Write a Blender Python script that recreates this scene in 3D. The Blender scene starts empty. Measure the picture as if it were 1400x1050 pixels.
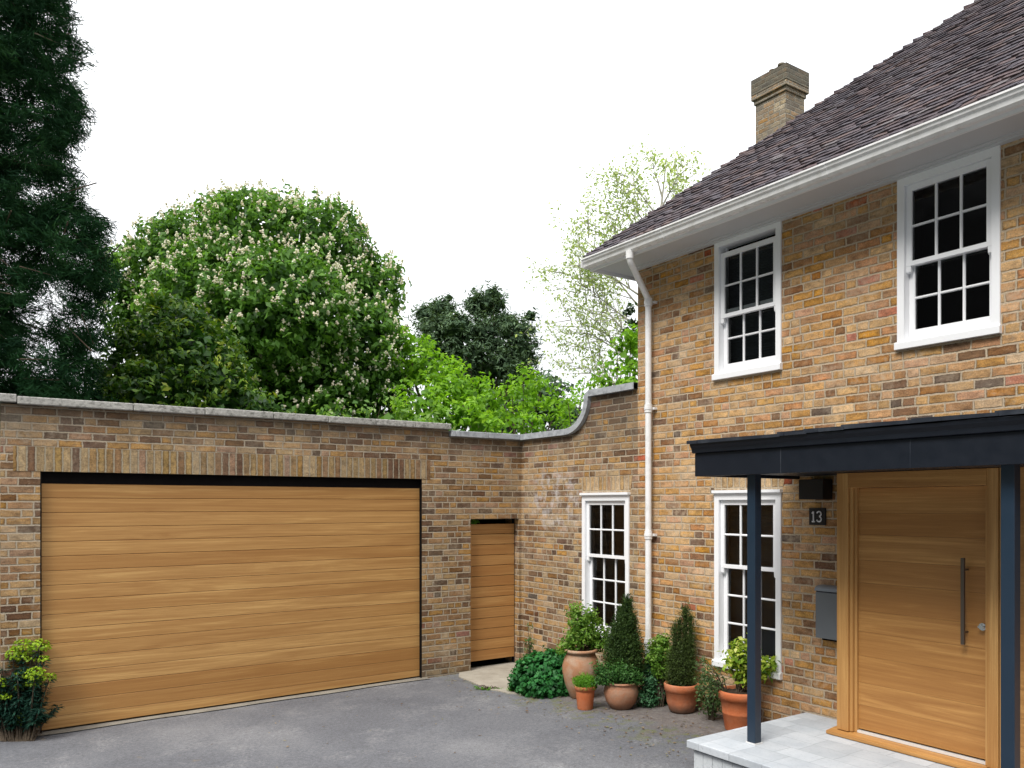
import bpy, bmesh, math, random
import numpy as np
from mathutils import Vector
R = math.radians
rng = np.random.default_rng(7)
random.seed(7)
SC = bpy.context.scene
COL = SC.collection

# ------------------------------------------------------------------ camera
CX, CY, H = -6.225, -8.948, 2.15
FP = 1106.0                      # focal length in photograph pixels (1400 wide)
HOR = 690.0
FW = (0.5614, 0.8275); RT = (0.8275, -0.5614)
cam = bpy.data.cameras.new('camera'); camo = bpy.data.objects.new('camera', cam); COL.objects.link(camo)
camo.location = (CX, CY, H)
camo.rotation_euler = (R(90), 0, math.atan2(FW[1], FW[0]) - R(90))
cam.sensor_width = 36; cam.lens = 36*FP/1400; cam.shift_y = (HOR-525)/1400
cam.clip_start = .05; cam.clip_end = 2000
SC.camera = camo

# ------------------------------------------------------------------ light
SUN_EL, SUN_AZ = R(52), R(200)   # direction the light comes from, azimuth measured from +X
w = bpy.data.worlds.new('World'); SC.world = w; w.use_nodes = True
nt = w.node_tree; nt.nodes.clear()
out = nt.nodes.new('ShaderNodeOutputWorld'); bg = nt.nodes.new('ShaderNodeBackground')
sky = nt.nodes.new('ShaderNodeTexSky'); sky.sky_type = 'NISHITA'; sky.sun_disc = False
sky.sun_elevation = SUN_EL; sky.sun_rotation = R(90) - SUN_AZ
sky.air_density = 1.0; sky.dust_density = 2.0
cl = nt.nodes.new('ShaderNodeMix'); cl.data_type = 'RGBA'
cl.inputs[7].default_value = (11.8, 12.0, 12.3, 1)     # thin even cloud over the blue
tc = nt.nodes.new('ShaderNodeTexCoord'); nz = nt.nodes.new('ShaderNodeTexNoise')
nz.inputs['Scale'].default_value = 1.6; nz.inputs['Detail'].default_value = 4
rp = nt.nodes.new('ShaderNodeMapRange'); rp.inputs[1].default_value = .3; rp.inputs[2].default_value = .7
rp.inputs[3].default_value = .82; rp.inputs[4].default_value = .99
L = nt.links
L.new(tc.outputs['Generated'], nz.inputs['Vector']); L.new(nz.outputs[0], rp.inputs[0]); L.new(rp.outputs[0], cl.inputs[0])
sz = nt.nodes.new('ShaderNodeSeparateXYZ'); mg = nt.nodes.new('ShaderNodeMapRange'); L.new(tc.outputs['Generated'], sz.inputs[0]); L.new(sz.outputs[2], mg.inputs[0])
mg.inputs[1].default_value = 0; mg.inputs[2].default_value = 1; mg.inputs[3].default_value = .74; mg.inputs[4].default_value = 2.0   # overcast: brightest overhead
mm = nt.nodes.new('ShaderNodeMix'); mm.data_type = 'RGBA'; mm.blend_type = 'MULTIPLY'; mm.inputs[0].default_value = 1
def wm(op, a, b):
    n_ = nt.nodes.new('ShaderNodeMath'); n_.operation = op
    for i, x in enumerate((a, b)):
        if isinstance(x, (int, float)): n_.inputs[i].default_value = x
        else: L.new(x, n_.inputs[i])
    return n_.outputs[0]
def wr(v, *k):
    n_ = nt.nodes.new('ShaderNodeMapRange'); L.new(v, n_.inputs[0])
    for i, x in enumerate(k): n_.inputs[i+1].default_value = x
    return n_.outputs[0]
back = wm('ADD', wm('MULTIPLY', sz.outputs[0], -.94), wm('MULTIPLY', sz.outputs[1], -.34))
side_dim = wm('MULTIPLY', wr(back, -.22, .35, 0, 1), wr(sz.outputs[2], .85, .3, 0, 1))    # low sky dimmed out of view, added to deepen the porch shade
shade = wm('MULTIPLY', wm('MULTIPLY', mg.outputs[0], wr(nz.outputs[0], .36, .60, .84, 1.06)), wm('SUBTRACT', 1.0, wm('MULTIPLY', side_dim, .95)))
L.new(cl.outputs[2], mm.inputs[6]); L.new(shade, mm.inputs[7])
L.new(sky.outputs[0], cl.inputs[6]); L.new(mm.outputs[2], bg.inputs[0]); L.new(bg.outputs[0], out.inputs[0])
bg.inputs[1].default_value = .1
sun = bpy.data.lights.new('sun', 'SUN'); suno = bpy.data.objects.new('sun', sun); COL.objects.link(suno)
sun.energy = 2.9; sun.angle = R(24); sun.color = (1, .96, .9)
sd = Vector((math.cos(SUN_EL)*math.cos(SUN_AZ), math.cos(SUN_EL)*math.sin(SUN_AZ), math.sin(SUN_EL)))
suno.rotation_euler = sd.to_track_quat('Z', 'Y').to_euler(); suno.location = (-8, -8, 12)
SC.view_settings.view_transform = 'Standard'; SC.view_settings.look = 'None'
SC.view_settings.exposure = 0.32; SC.view_settings.gamma = 1
SC.render.engine = 'CYCLES'
SC.cycles.max_bounces = 6; SC.cycles.transparent_max_bounces = 8

# ------------------------------------------------------------------ measuring helpers
def P(px, py, t):
    u = (px-700)/FP
    return Vector((CX+t*(FW[0]+u*RT[0]), CY+t*(FW[1]+u*RT[1]), H+(HOR-py)/FP*t))
GB, GC = .01, -.02
def gz(x, y): return GB*x + GC*y
def ground_at(px, py):
    u = (px-700)/FP; a = FW[0]+u*RT[0]; b = FW[1]+u*RT[1]; k = (py-HOR)/FP
    t = (H-GB*CX-GC*CY)/(k+GB*a+GC*b)
    return P(px, py, t), t
def onY(px, X=0.0):        # Y on a plane X = const
    u = (px-700)/FP; t = (X-CX)/(FW[0]+u*RT[0]); return CY+t*(FW[1]+u*RT[1])
def onX(px, Y=0.0):
    u = (px-700)/FP; t = (Y-CY)/(FW[1]+u*RT[1]); return CX+t*(FW[0]+u*RT[0])

# ------------------------------------------------------------------ object helpers
def empty(name, loc=(0, 0, 0)):
    o = bpy.data.objects.new(name, None); COL.objects.link(o); o.location = loc; o.empty_display_size = .2; return o
def tag(o, label=None, cat=None, group=None, kind=None):
    if label: o['label'] = label
    if cat: o['category'] = cat
    if group: o['group'] = group
    if kind: o['kind'] = kind
    return o
def base_of(o):
    b = Vector((0, 0, 0))
    while o is not None: b += o.location; o = o.parent
    return b
class MB:
    def __init__(s): s.v = []; s.f = []; s.t = []; s.sm = []
    def add(s, vs, fs, tone=.5, smooth=False):
        n = len(s.v); s.v += [tuple(v) for v in vs]; s.f += [tuple(i+n for i in f) for f in fs]
        s.t += [tone]*len(vs); s.sm += [smooth]*len(fs); return s
    def box(s, x0, x1, y0, y1, z0, z1, tone=.5):
        v = [(x0,y0,z0),(x1,y0,z0),(x1,y1,z0),(x0,y1,z0),(x0,y0,z1),(x1,y0,z1),(x1,y1,z1),(x0,y1,z1)]
        return s.add(v, [(3,2,1,0),(4,5,6,7),(0,1,5,4),(1,2,6,5),(2,3,7,6),(3,0,4,7)], tone)
    def quad(s, a, b, c, d, tone=.5): return s.add([a,b,c,d], [(0,1,2,3)], tone)
    def prism(s, prof, axis, a0, a1, tone=.5, smooth=False):
        # prof: closed list of 2D points; axis 'y': (x,z) extruded along y, 'x': (y,z), 'z': (x,y)
        def m(p, a): return {'y': (p[0], a, p[1]), 'x': (a, p[0], p[1]), 'z': (p[0], p[1], a)}[axis]
        n = len(prof); vs = [m(p, a0) for p in prof]+[m(p, a1) for p in prof]
        s.add(vs, [(i, (i+1) % n, n+(i+1) % n, n+i) for i in range(n)], tone, smooth)
        s.add([m(p, a0) for p in prof], [tuple(range(n))[::-1]], tone); s.add([m(p, a1) for p in prof], [tuple(range(n))], tone)
        return s
    def tube(s, pts, rad, n=8, tone=.5, cap=True):
        pts = [Vector(p) for p in pts]
        if not hasattr(rad, '__len__'): rad = [rad]*len(pts)
        vs = []; up = Vector((.31, .17, .93))
        for i, p in enumerate(pts):
            d = (pts[min(i+1, len(pts)-1)]-pts[max(i-1, 0)]).normalized()
            a = d.cross(up)
            if a.length < .1: a = d.cross(Vector((1, 0, 0)))
            a.normalize(); b = d.cross(a)
            for k in range(n):
                th = 2*math.pi*k/n; vs.append(p+(a*math.cos(th)+b*math.sin(th))*rad[i])
        fs = [(i*n+k, i*n+(k+1) % n, (i+1)*n+(k+1) % n, (i+1)*n+k) for i in range(len(pts)-1) for k in range(n)]
        s.add(vs, fs, tone, True)
        if cap:
            s.add([vs[k] for k in range(n)], [tuple(range(n))], tone); s.add(vs[-n:], [tuple(range(n))[::-1]], tone)
        return s
    def lathe(s, c, prof, n=40, tone=.5, wob=0):
        vs = []
        for i, (r, z) in enumerate(prof):
            for k in range(n):
                th = 2*math.pi*k/n; rr = r*(1+wob*math.sin(th*2+z*9))
                vs.append((c[0]+rr*math.cos(th), c[1]+rr*math.sin(th), c[2]+z))
        fs = [(i*n+k, i*n+(k+1) % n, (i+1)*n+(k+1) % n, (i+1)*n+k) for i in range(len(prof)-1) for k in range(n)]
        s.add(vs, fs, tone, True); return s
    def build(s, name, mat, parent=None, bevel=0, base=None):
        me = bpy.data.meshes.new(name)
        b = base_of(parent) if parent is not None else Vector(base or (0, 0, 0))
        me.from_pydata([(v[0]-b.x, v[1]-b.y, v[2]-b.z) for v in s.v], [], s.f)
        at = me.attributes.new('tone', 'FLOAT', 'POINT'); at.data.foreach_set('value', s.t)
        me.polygons.foreach_set('use_smooth', s.sm); me.update()
        me.materials.append(mat)
        o = bpy.data.objects.new(name, me); COL.objects.link(o)
        if parent is not None: o.parent = parent
        elif base: o.location = base
        if bevel:
            m = o.modifiers.new('bevel', 'BEVEL'); m.width = bevel; m.segments = 2; m.limit_method = 'ANGLE'; m.angle_limit = R(40)
        return o
def np_mesh(name, V, F, tone, mat, parent=None, base=None):
    """V (n,3), F (m,4) numpy, tone (n)"""
    b = base_of(parent) if parent is not None else Vector(base or (0, 0, 0))
    V = V - np.array(b)[None, :]
    me = bpy.data.meshes.new(name); k = F.shape[1]
    me.vertices.add(len(V)); me.vertices.foreach_set('co', V.astype(np.float32).ravel())
    me.loops.add(F.size); me.loops.foreach_set('vertex_index', F.astype(np.int32).ravel())
    me.polygons.add(len(F)); me.polygons.foreach_set('loop_start', np.arange(0, F.size, k, dtype=np.int32))
    me.update(calc_edges=True); me.validate()
    at = me.attributes.new('tone', 'FLOAT', 'POINT'); at.data.foreach_set('value', tone.astype(np.float32))
    me.materials.append(mat)
    o = bpy.data.objects.new(name, me); COL.objects.link(o)
    if parent is not None: o.parent = parent
    elif base: o.location = base
    return o

# ------------------------------------------------------------------ material helpers
class NT:
    def __init__(s, name):
        s.m = bpy.data.materials.new(name); s.m.use_nodes = True; s.t = s.m.node_tree; s.n = s.t.nodes
        s.b = s.n['Principled BSDF']; s.out = s.n['Material Output']
    def new(s, k, **kw):
        n = s.n.new(k)
        for a, v in kw.items(): setattr(n, a, v)
        return n
    def set(s, sock, v):
        if isinstance(v, bpy.types.NodeSocket): s.t.links.new(v, sock)
        else: sock.default_value = v
    def math(s, op, a, b=None, c=None, clamp=False):
        n = s.new('ShaderNodeMath', operation=op); n.use_clamp = clamp; s.set(n.inputs[0], a)
        if b is not None: s.set(n.inputs[1], b)
        if c is not None: s.set(n.inputs[2], c)
        return n.outputs[0]
    def mix(s, f, a, b, mode='MIX'):
        n = s.new('ShaderNodeMix', data_type='RGBA', blend_type=mode); s.set(n.inputs[0], f)
        s.set(n.inputs[6], a if isinstance(a, bpy.types.NodeSocket) else tuple(a)+(1,)*(4-len(a)))
        s.set(n.inputs[7], b if isinstance(b, bpy.types.NodeSocket) else tuple(b)+(1,)*(4-len(b)))
        return n.outputs[2]
    def fmix(s, f, a, b):
        n = s.new('ShaderNodeMix', data_type='FLOAT'); s.set(n.inputs[0], f); s.set(n.inputs[2], a); s.set(n.inputs[3], b); return n.outputs[0]
    def comb(s, x, y, z=0.0):
        n = s.new('ShaderNodeCombineXYZ'); s.set(n.inputs[0], x); s.set(n.inputs[1], y); s.set(n.inputs[2], z); return n.outputs[0]
    def noise(s, vec, scale, detail=3, rough=.55, dist=0):
        n = s.new('ShaderNodeTexNoise'); s.t.links.new(vec, n.inputs['Vector'])
        n.inputs['Scale'].default_value = scale; n.inputs['Detail'].default_value = detail
        n.inputs['Roughness'].default_value = rough; n.inputs['Distortion'].default_value = dist
        return n.outputs[0]
    def white(s, vec):
        n = s.new('ShaderNodeTexWhiteNoise', noise_dimensions='3D'); s.t.links.new(vec, n.inputs[0]); return n.outputs[0], n.outputs[1]
    def mapr(s, v, a, b, c=0.0, d=1.0, smooth=False):
        n = s.new('ShaderNodeMapRange'); n.interpolation_type = 'SMOOTHSTEP' if smooth else 'LINEAR'
        for i, x in enumerate((v, a, b, c, d)): s.set(n.inputs[i], x)
        return n.outputs[0]
    def ramp(s, v, stops, const=False):
        n = s.new('ShaderNodeValToRGB'); s.set(n.inputs[0], v); r = n.color_ramp
        r.interpolation = 'CONSTANT' if const else 'LINEAR'
        while len(r.elements) < len(stops): r.elements.new(.5)
        for e, (p, c) in zip(r.elements, stops): e.position = p; e.color = tuple(c)+(1,)
        return n.outputs[0]
    def scalevec(s, vec, k):
        n = s.new('ShaderNodeVectorMath', operation='MULTIPLY'); s.t.links.new(vec, n.inputs[0]); n.inputs[1].default_value = k; return n.outputs[0]
    def pos(s): return s.new('ShaderNodeNewGeometry').outputs['Position']
    def attr(s): return s.new('ShaderNodeAttribute', attribute_name='tone').outputs['Fac']
    def bump(s, h, dist=.01, strength=1.0):
        n = s.new('ShaderNodeBump'); s.set(n.inputs['Height'], h); n.inputs['Distance'].default_value = dist
        n.inputs['Strength'].default_value = strength; s.t.links.new(n.outputs[0], s.b.inputs['Normal'])
    def fin(s, col=None, rough=None, spec=None, metal=None):
        if col is not None: s.set(s.b.inputs['Base Color'], col if isinstance(col, bpy.types.NodeSocket) else tuple(col)+(1,)*(4-len(col)))
        if rough is not None: s.set(s.b.inputs['Roughness'], rough)
        if spec is not None: s.set(s.b.inputs['Specular IOR Level'], spec)
        if metal is not None: s.set(s.b.inputs['Metallic'], metal)
        return s.m

def srgb(r, g, b):
    f = lambda c: (c/255/12.92) if c/255 <= .04045 else ((c/255+.055)/1.055)**2.4
    return (f(r), f(g), f(b))

def brick_mat(name, stops, mortar, avg=(.43, .272, .118), soldier=False, slurry=.35, white=0.0, lichen=None, L=.212, h=.075):
    s = NT(name); pos = s.pos()
    sep = s.new('ShaderNodeSeparateXYZ'); s.t.links.new(pos, sep.inputs[0]); X, Y, Z = sep.outputs
    g = s.new('ShaderNodeNewGeometry'); sn = s.new('ShaderNodeSeparateXYZ'); s.t.links.new(g.outputs['True Normal'], sn.inputs[0])
    ax = s.math('GREATER_THAN', s.math('ABSOLUTE', sn.outputs[0]), .5)
    up = s.math('GREATER_THAN', s.math('ABSOLUTE', sn.outputs[2]), .7)
    hcoord = s.fmix(ax, X, Y); vcoord = s.fmix(up, Z, Y)
    wob = s.math('MULTIPLY', s.math('SUBTRACT', s.noise(pos, 11, 3), .5), .022)
    wob2 = s.math('MULTIPLY', s.math('SUBTRACT', s.noise(s.scalevec(pos, (1.02, .98, 1.3)), 15, 3), .5), .016)
    if soldier: u0 = s.math('ADD', vcoord, 40.0+soldier); v0 = s.math('ADD', hcoord, 40.0)
    else: u0 = s.math('ADD', hcoord, 40.0); v0 = s.math('ADD', vcoord, 4.045)
    u0 = s.math('ADD', u0, wob); v0 = s.math('ADD', v0, wob2)
    vr = s.math('DIVIDE', v0, h); row = s.math('FLOOR', vr); fv = s.math('FRACT', vr)
    if soldier:
        uu = s.math('DIVIDE', u0, L)
    else:
        rj, _ = s.white(s.comb(row, 3.3, 1.7))
        uu = s.math('ADD', s.math('DIVIDE', u0, L), s.math('ADD', s.math('MULTIPLY', s.math('MODULO', row, 2.0), .5), s.math('MULTIPLY', rj, .22)))
    col = s.math('FLOOR', uu); fu = s.math('FRACT', uu)
    if soldier: split = 0.0
    else:
        sv, _ = s.white(s.comb(row, col, 9.1)); split = s.math('GREATER_THAN', sv, .80)
    f2 = s.math('MULTIPLY', fu, 2.0); half = s.math('FLOOR', f2)
    idx = s.math('ADD', s.math('MULTIPLY', col, 2.0), s.math('MULTIPLY', half, split))
    def edge(f, k): return s.math('MULTIPLY', s.math('MINIMUM', f, s.math('SUBTRACT', 1.0, f)), k)
    du = s.fmix(split, edge(fu, L), edge(s.math('FRACT', f2), L/2)); dv = edge(fv, h)
    d = s.math('MINIMUM', du, dv)
    fine = s.noise(pos, 90, 3, .65); med = s.noise(pos, 26, 3, .6); big = s.noise(pos, 1.1, 3, .6)
    dd = s.math('ADD', d, s.math('MULTIPLY', s.math('SUBTRACT', s.noise(pos, 48, 4, .7), .5), .017))
    mask = s.mapr(dd, .0045, .0105, smooth=True)
    rv, rc = s.white(s.comb(row, idx, 2.2))
    r2, _ = s.white(s.comb(row, idx, 7.7)); r3, _ = s.white(s.comb(row, idx, 5.1))
    c = s.ramp(rv, stops, True)
    hsv = s.new('ShaderNodeHueSaturation'); s.set(hsv.inputs['Color'], c)
    s.set(hsv.inputs['Value'], s.mapr(r2, 0, 1, .84, 1.14)); s.set(hsv.inputs['Saturation'], s.mapr(r3, 0, 1, .82, 1.1)); c = hsv.outputs[0]
    even = s.mapr(s.noise(pos, 1.6, 3, .6), .36, .6, .0, .28)      # patches where the bricks are all much alike
    c = s.mix(even, c, avg)
    # iron and soot blotches inside a brick
    blot = s.noise(s.comb(s.math('MULTIPLY', u0, 13.0), s.math('MULTIPLY', v0, 30.0), s.math('MULTIPLY', rv, 37.0)), 1.0, 4, .65)
    c = s.mix(s.mapr(blot, .50, .68, 0, .75), c, s.mix(.6, c, (.075, .042, .024)))
    c = s.mix(s.mapr(blot, .42, .25, 0, .45), c, mortar)
    c = s.mix(.8, c, s.mix(1.0, c, s.ramp(fine, [(0.25, (.5,)*3), (.75, (1.42,)*3)]), 'MULTIPLY'))
    rim = s.math('MULTIPLY', s.mapr(s.math('ADD', d, s.math('MULTIPLY', s.math('SUBTRACT', med, .5), .02)), .024, .008), s.mapr(r3, .35, .8))
    c = s.mix(s.math('MULTIPLY', rim, .62), c, s.mix(1.0, c, (.36, .30, .28), 'MULTIPLY'))
    mot = s.noise(s.scalevec(pos, (1, 1, 1.7)), 9, 5, .7)
    c = s.mix(1.0, c, s.ramp(mot, [(.32, (.62, .60, .60)), (.5, (1,)*3), (.68, (1.28, 1.24, 1.18))]), 'MULTIPLY')
    # mortar smeared across the faces here and there
    sm = s.math('MULTIPLY', s.mapr(s.noise(pos, 2.3, 4, .6), .46, .68), s.mapr(med, .35, .65))
    c = s.mix(s.math('MULTIPLY', sm, slurry), c, mortar)
    mo = s.mix(s.mapr(fine, .3, .7), tuple(x*.74 for x in mortar), tuple(min(1, x*1.12) for x in mortar))
    mo = s.mix(s.mapr(big, .35, .65, 0, .45), mo, tuple(x*.72 for x in mortar))
    c = s.mix(mask, mo, c)
    c = s.mix(1.0, c, s.ramp(big, [(.3, (.84, .84, .86)), (.7, (1.08, 1.07, 1.05))]), 'MULTIPLY')
    if white:      # lime bloom high near the inner corner
        dx = s.math('ADD', s.math('POWER', s.math('DIVIDE', s.math('SUBTRACT', Y, -.75), .62), 2.0),
                    s.math('ADD', s.math('POWER', s.math('DIVIDE', s.math('SUBTRACT', Z, 2.22), .48), 2.0), s.math('POWER', s.math('DIVIDE', X, .5), 2.0)))
        m = s.math('MULTIPLY', s.mapr(dx, 1.25, .2), s.mapr(s.noise(pos, 7, 4, .7), .47, .62))
        c = s.mix(s.math('MULTIPLY', m, white), c, (.62, .60, .60))
    if lichen: c = s.mix(s.mapr(s.noise(pos, 6, 5, .7), .42, .62, 0, .75), c, lichen)
    if white:   # grime washed down from the coping
        c = s.mix(s.math('MULTIPLY', s.mapr(s.math('ADD', Z, s.math('MULTIPLY', s.noise(s.scalevec(pos, (5, 5, .8)), 1.0, 4), .7)), 3.05, 3.4), .5), c, (.085, .072, .055))
    # rising damp and splash staining on the lowest courses
    c = s.mix(s.mapr(s.math('ADD', Z, s.math('MULTIPLY', med, .3)), .5, .1, 0, .38), c, (.10, .095, .065))
    hgt = s.math('ADD', s.math('MULTIPLY', mask, s.fmix(r2, .7, 1.0)), s.math('MULTIPLY', fine, .35))
    s.bump(hgt, .009, .9)
    return s.fin(c, s.fmix(mask, .95, .8), .25)

def plain_mat(name, col, rough=.5, spec=.5, metal=0, var=.06, scale=6, bump=0, bscale=60, dirt=None):
    s = NT(name); pos = s.pos(); n = s.noise(pos, scale, 4, .6)
    c = s.mix(n, tuple(x*(1-var) for x in col), tuple(min(1, x*(1+var)) for x in col))
    if dirt: c = s.mix(s.mapr(s.noise(pos, dirt[1], 5, .65), .48, .7, 0, dirt[2]), c, dirt[0])
    if bump: s.bump(s.noise(pos, bscale, 3), bump)
    return s.fin(c, s.mapr(n, .3, .7, rough*.85, min(1, rough*1.15)), spec, metal)

def oak_mat(name, along, base=(.56, .305, .095), light=(.67, .415, .16), dark=(.33, .150, .042), contrast=1.0):
    """along: axis of the grain, 0 x, 1 y, 2 z"""
    s = NT(name); pos = s.pos(); t = s.attr()
    sep = s.new('ShaderNodeSeparateXYZ'); s.t.links.new(pos, sep.inputs[0]); c3 = list(sep.outputs)
    k = [13.0, 13.0, 13.0]; k[along] = .55
    off = s.math('MULTIPLY', t, 57.0)
    v = s.comb(*[s.math('ADD', s.math('MULTIPLY', c3[i], k[i]), off) for i in range(3)])
    g1 = s.noise(v, 1.0, 5, .62, 1.3)
    k2 = [150.0, 150.0, 150.0]; k2[along] = 4.0
    v2 = s.comb(*[s.math('ADD', s.math('MULTIPLY', c3[i], k2[i]), off) for i in range(3)])
    g2 = s.noise(v2, 1.0, 3, .6)
    wv = s.new('ShaderNodeTexWave', wave_type='RINGS', rings_direction='XYZ'[along]); s.t.links.new(v, wv.inputs[0])
    wv.inputs['Scale'].default_value = .9; wv.inputs['Distortion'].default_value = 5; wv.inputs['Detail'].default_value = 2
    rw, _ = s.white(s.comb(t, 1.1, 2.2))
    c = s.mix(s.mapr(rw, 0, 1, .0, 1), tuple(base[i]*.45+dark[i]*.55 for i in range(3)), tuple(base[i]*.25+light[i]*.75 for i in range(3)))
    c = s.mix(s.mapr(g1, .35, .7, 0, .75*contrast), c, dark)
    c = s.mix(s.mapr(g1, .45, .22, 0, .7), c, light)
    c = s.mix(s.mapr(wv.outputs[1], .55, 1, 0, .22*contrast), c, dark)
    c = s.mix(s.mapr(g2, .45, .75, 0, .38), c, dark)
    s.bump(g2, .0012)
    return s.fin(c, s.mapr(g1, .3, .7, .38, .52), .4)

def leaf_mat(name, cols, trans=.3, rough=.5, spec=.22):
    s = NT(name); t = s.attr()
    n = len(cols); c = s.ramp(t, [(i/(n-1), cols[i]) for i in range(n)])
    m = s.fin(c, rough, spec)
    tr = s.new('ShaderNodeBsdfTranslucent')
    s.t.links.new(s.mix(1.0, c, (1.5, 1.5, .7), 'MULTIPLY'), tr.inputs[0])
    mx = s.new('ShaderNodeMixShader'); mx.inputs[0].default_value = trans
    s.t.links.new(s.b.outputs[0], mx.inputs[1]); s.t.links.new(tr.outputs[0], mx.inputs[2]); s.t.links.new(mx.outputs[0], s.out.inputs[0])
    return m

# palettes
def ramp_from(cols):
    tot = sum(wt for wt, _ in cols); a = 0; r = []
    for wt, c in cols: r.append((a/tot, c)); a += wt
    return r
HOUSE = ramp_from([(26, srgb(194,144,76)), (18, srgb(200,157,98)), (13, srgb(196,150,104)), (12, srgb(170,118,66)),
                   (10, srgb(204,168,122)), (8, srgb(136,94,62)), (3, srgb(182,98,74)), (4, srgb(104,74,60)), (1.2, srgb(96,84,78)), (8, srgb(192,138,98))])
GARAGE = ramp_from([(20, srgb(182,140,82)), (16, srgb(176,142,96)), (14, srgb(152,112,70)), (12, srgb(126,90,56)),
                    (12, srgb(176,148,106)), (9, srgb(104,74,54)), (3, srgb(152,96,78)), (5, srgb(86,64,50)), (1, srgb(88,80,72)), (7, srgb(166,128,96))])
SOLD = ramp_from([(24, srgb(166,138,90)), (20, srgb(154,122,76)), (14, srgb(174,148,106)), (12, srgb(136,100,64)), (10, srgb(106,74,54)), (6, srgb(152,116,90))])
M = {}
M['house'] = brick_mat('house_brick', HOUSE, (.56, .455, .325), slurry=.65)
M['garage'] = brick_mat('garden_brick', GARAGE, (.50, .42, .31), avg=(.34, .245, .135), slurry=.6, white=.55)
M['soldier'] = brick_mat('soldier_brick', SOLD, (.42, .36, .26), avg=(.31, .225, .125), soldier=.11, slurry=.35, L=.42, h=.075)
M['soldierw'] = brick_mat('window_soldier_brick', ramp_from([(3, srgb(196,164,118)), (3, srgb(186,154,108)), (2, srgb(200,172,132)), (1, srgb(168,130,92))]), (.52, .43, .31), soldier=.11, slurry=.5, L=.42, h=.075)
M['chim'] = brick_mat(avg=(.29,.235,.16), name='chimney_brick', stops=ramp_from([(4, srgb(160,132,98)), (3, srgb(176,138,92)), (3, srgb(150,134,112)), (2, srgb(120,108,96)), (2, srgb(190,172,140))]), mortar=(.42, .39, .32), slurry=.5, lichen=(.20, .175, .14))
M['chimcap'] = brick_mat(avg=(.17,.15,.105), name='chimney_cap_brick', stops=ramp_from([(4, srgb(112,100,84)), (3, srgb(126,106,84)), (2, srgb(88,82,76))]), mortar=(.24, .23, .18), slurry=.4, lichen=(.135, .125, .10))
M['white'] = plain_mat('white_paint', (.86, .87, .89), .35, .5, var=.02)
M['soffit'] = plain_mat('soffit_paint', (.58, .59, .60), .55, .3, var=.03)
M['gutter'] = plain_mat('gutter_plastic', (.85, .85, .85), .28, .5, var=.03, dirt=((.45, .43, .38), 8, .35))
M['lead'] = plain_mat('lead', (.022, .027, .038), .5, .35, var=.25, scale=10, dirt=((.08, .09, .105), 5, .5))
M['charcoal'] = plain_mat('charcoal_paint', (.008, .011, .018), .45, .3, var=.1, scale=10)
M['post'] = plain_mat('blue_black_paint', (.011, .026, .048), .38, .5, var=.06)
M['black'] = plain_mat('black_metal', (.010, .010, .012), .5, .4)
M['dark'] = plain_mat('dark_void', (.006, .005, .005), .9, .1)
M['box'] = plain_mat('grey_metal', (.16, .18, .20), .42, .5, metal=.3)
M['chrome'] = plain_mat('chrome', (.6, .6, .6), .2, .5, metal=1)
M['steel'] = plain_mat('dark_bronze', (.13, .105, .085), .35, .5, metal=.6)
M['alu'] = plain_mat('aluminium', (.75, .75, .74), .35, .5, metal=.2)
M['oakx'] = oak_mat('oak_garage', 0)
M['oaky'] = oak_mat('oak_door', 1, base=(.47, .225, .058), light=(.62, .35, .12), contrast=1.35)
M['oakz'] = oak_mat('oak_frame', 2, base=(.54, .275, .078), contrast=.8)
M['oakg'] = oak_mat('oak_gate', 0, base=(.56, .30, .095), light=(.66,.40,.16), dark=(.36,.16,.05))
M['flash'] = plain_mat('grey_digits', (.75, .76, .78), .4)

def glass_mat(name, tint=.86, refl=1.0):
    s = NT(name); tr = s.new('ShaderNodeBsdfTransparent'); tr.inputs[0].default_value = (tint*.96, tint, tint, 1)
    gl = s.new('ShaderNodeBsdfGlossy'); gl.inputs['Roughness'].default_value = .02; gl.inputs[0].default_value = (refl,)*3+(1,)
    fr = s.new('ShaderNodeFresnel'); fr.inputs[0].default_value = 1.45
    bm = s.new('ShaderNodeBump'); s.t.links.new(s.noise(s.pos(), 2.2, 2), bm.inputs['Height']); bm.inputs['Distance'].default_value = .004
    s.t.links.new(bm.outputs[0], gl.inputs['Normal'])
    mx = s.new('ShaderNodeMixShader'); s.t.links.new(fr.outputs[0], mx.inputs[0]); s.t.links.new(tr.outputs[0], mx.inputs[1]); s.t.links.new(gl.outputs[0], mx.inputs[2])
    s.t.links.new(mx.outputs[0], s.out.inputs[0]); return s.m
M['glass'] = glass_mat('window_glass', .66, .85)

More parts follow.
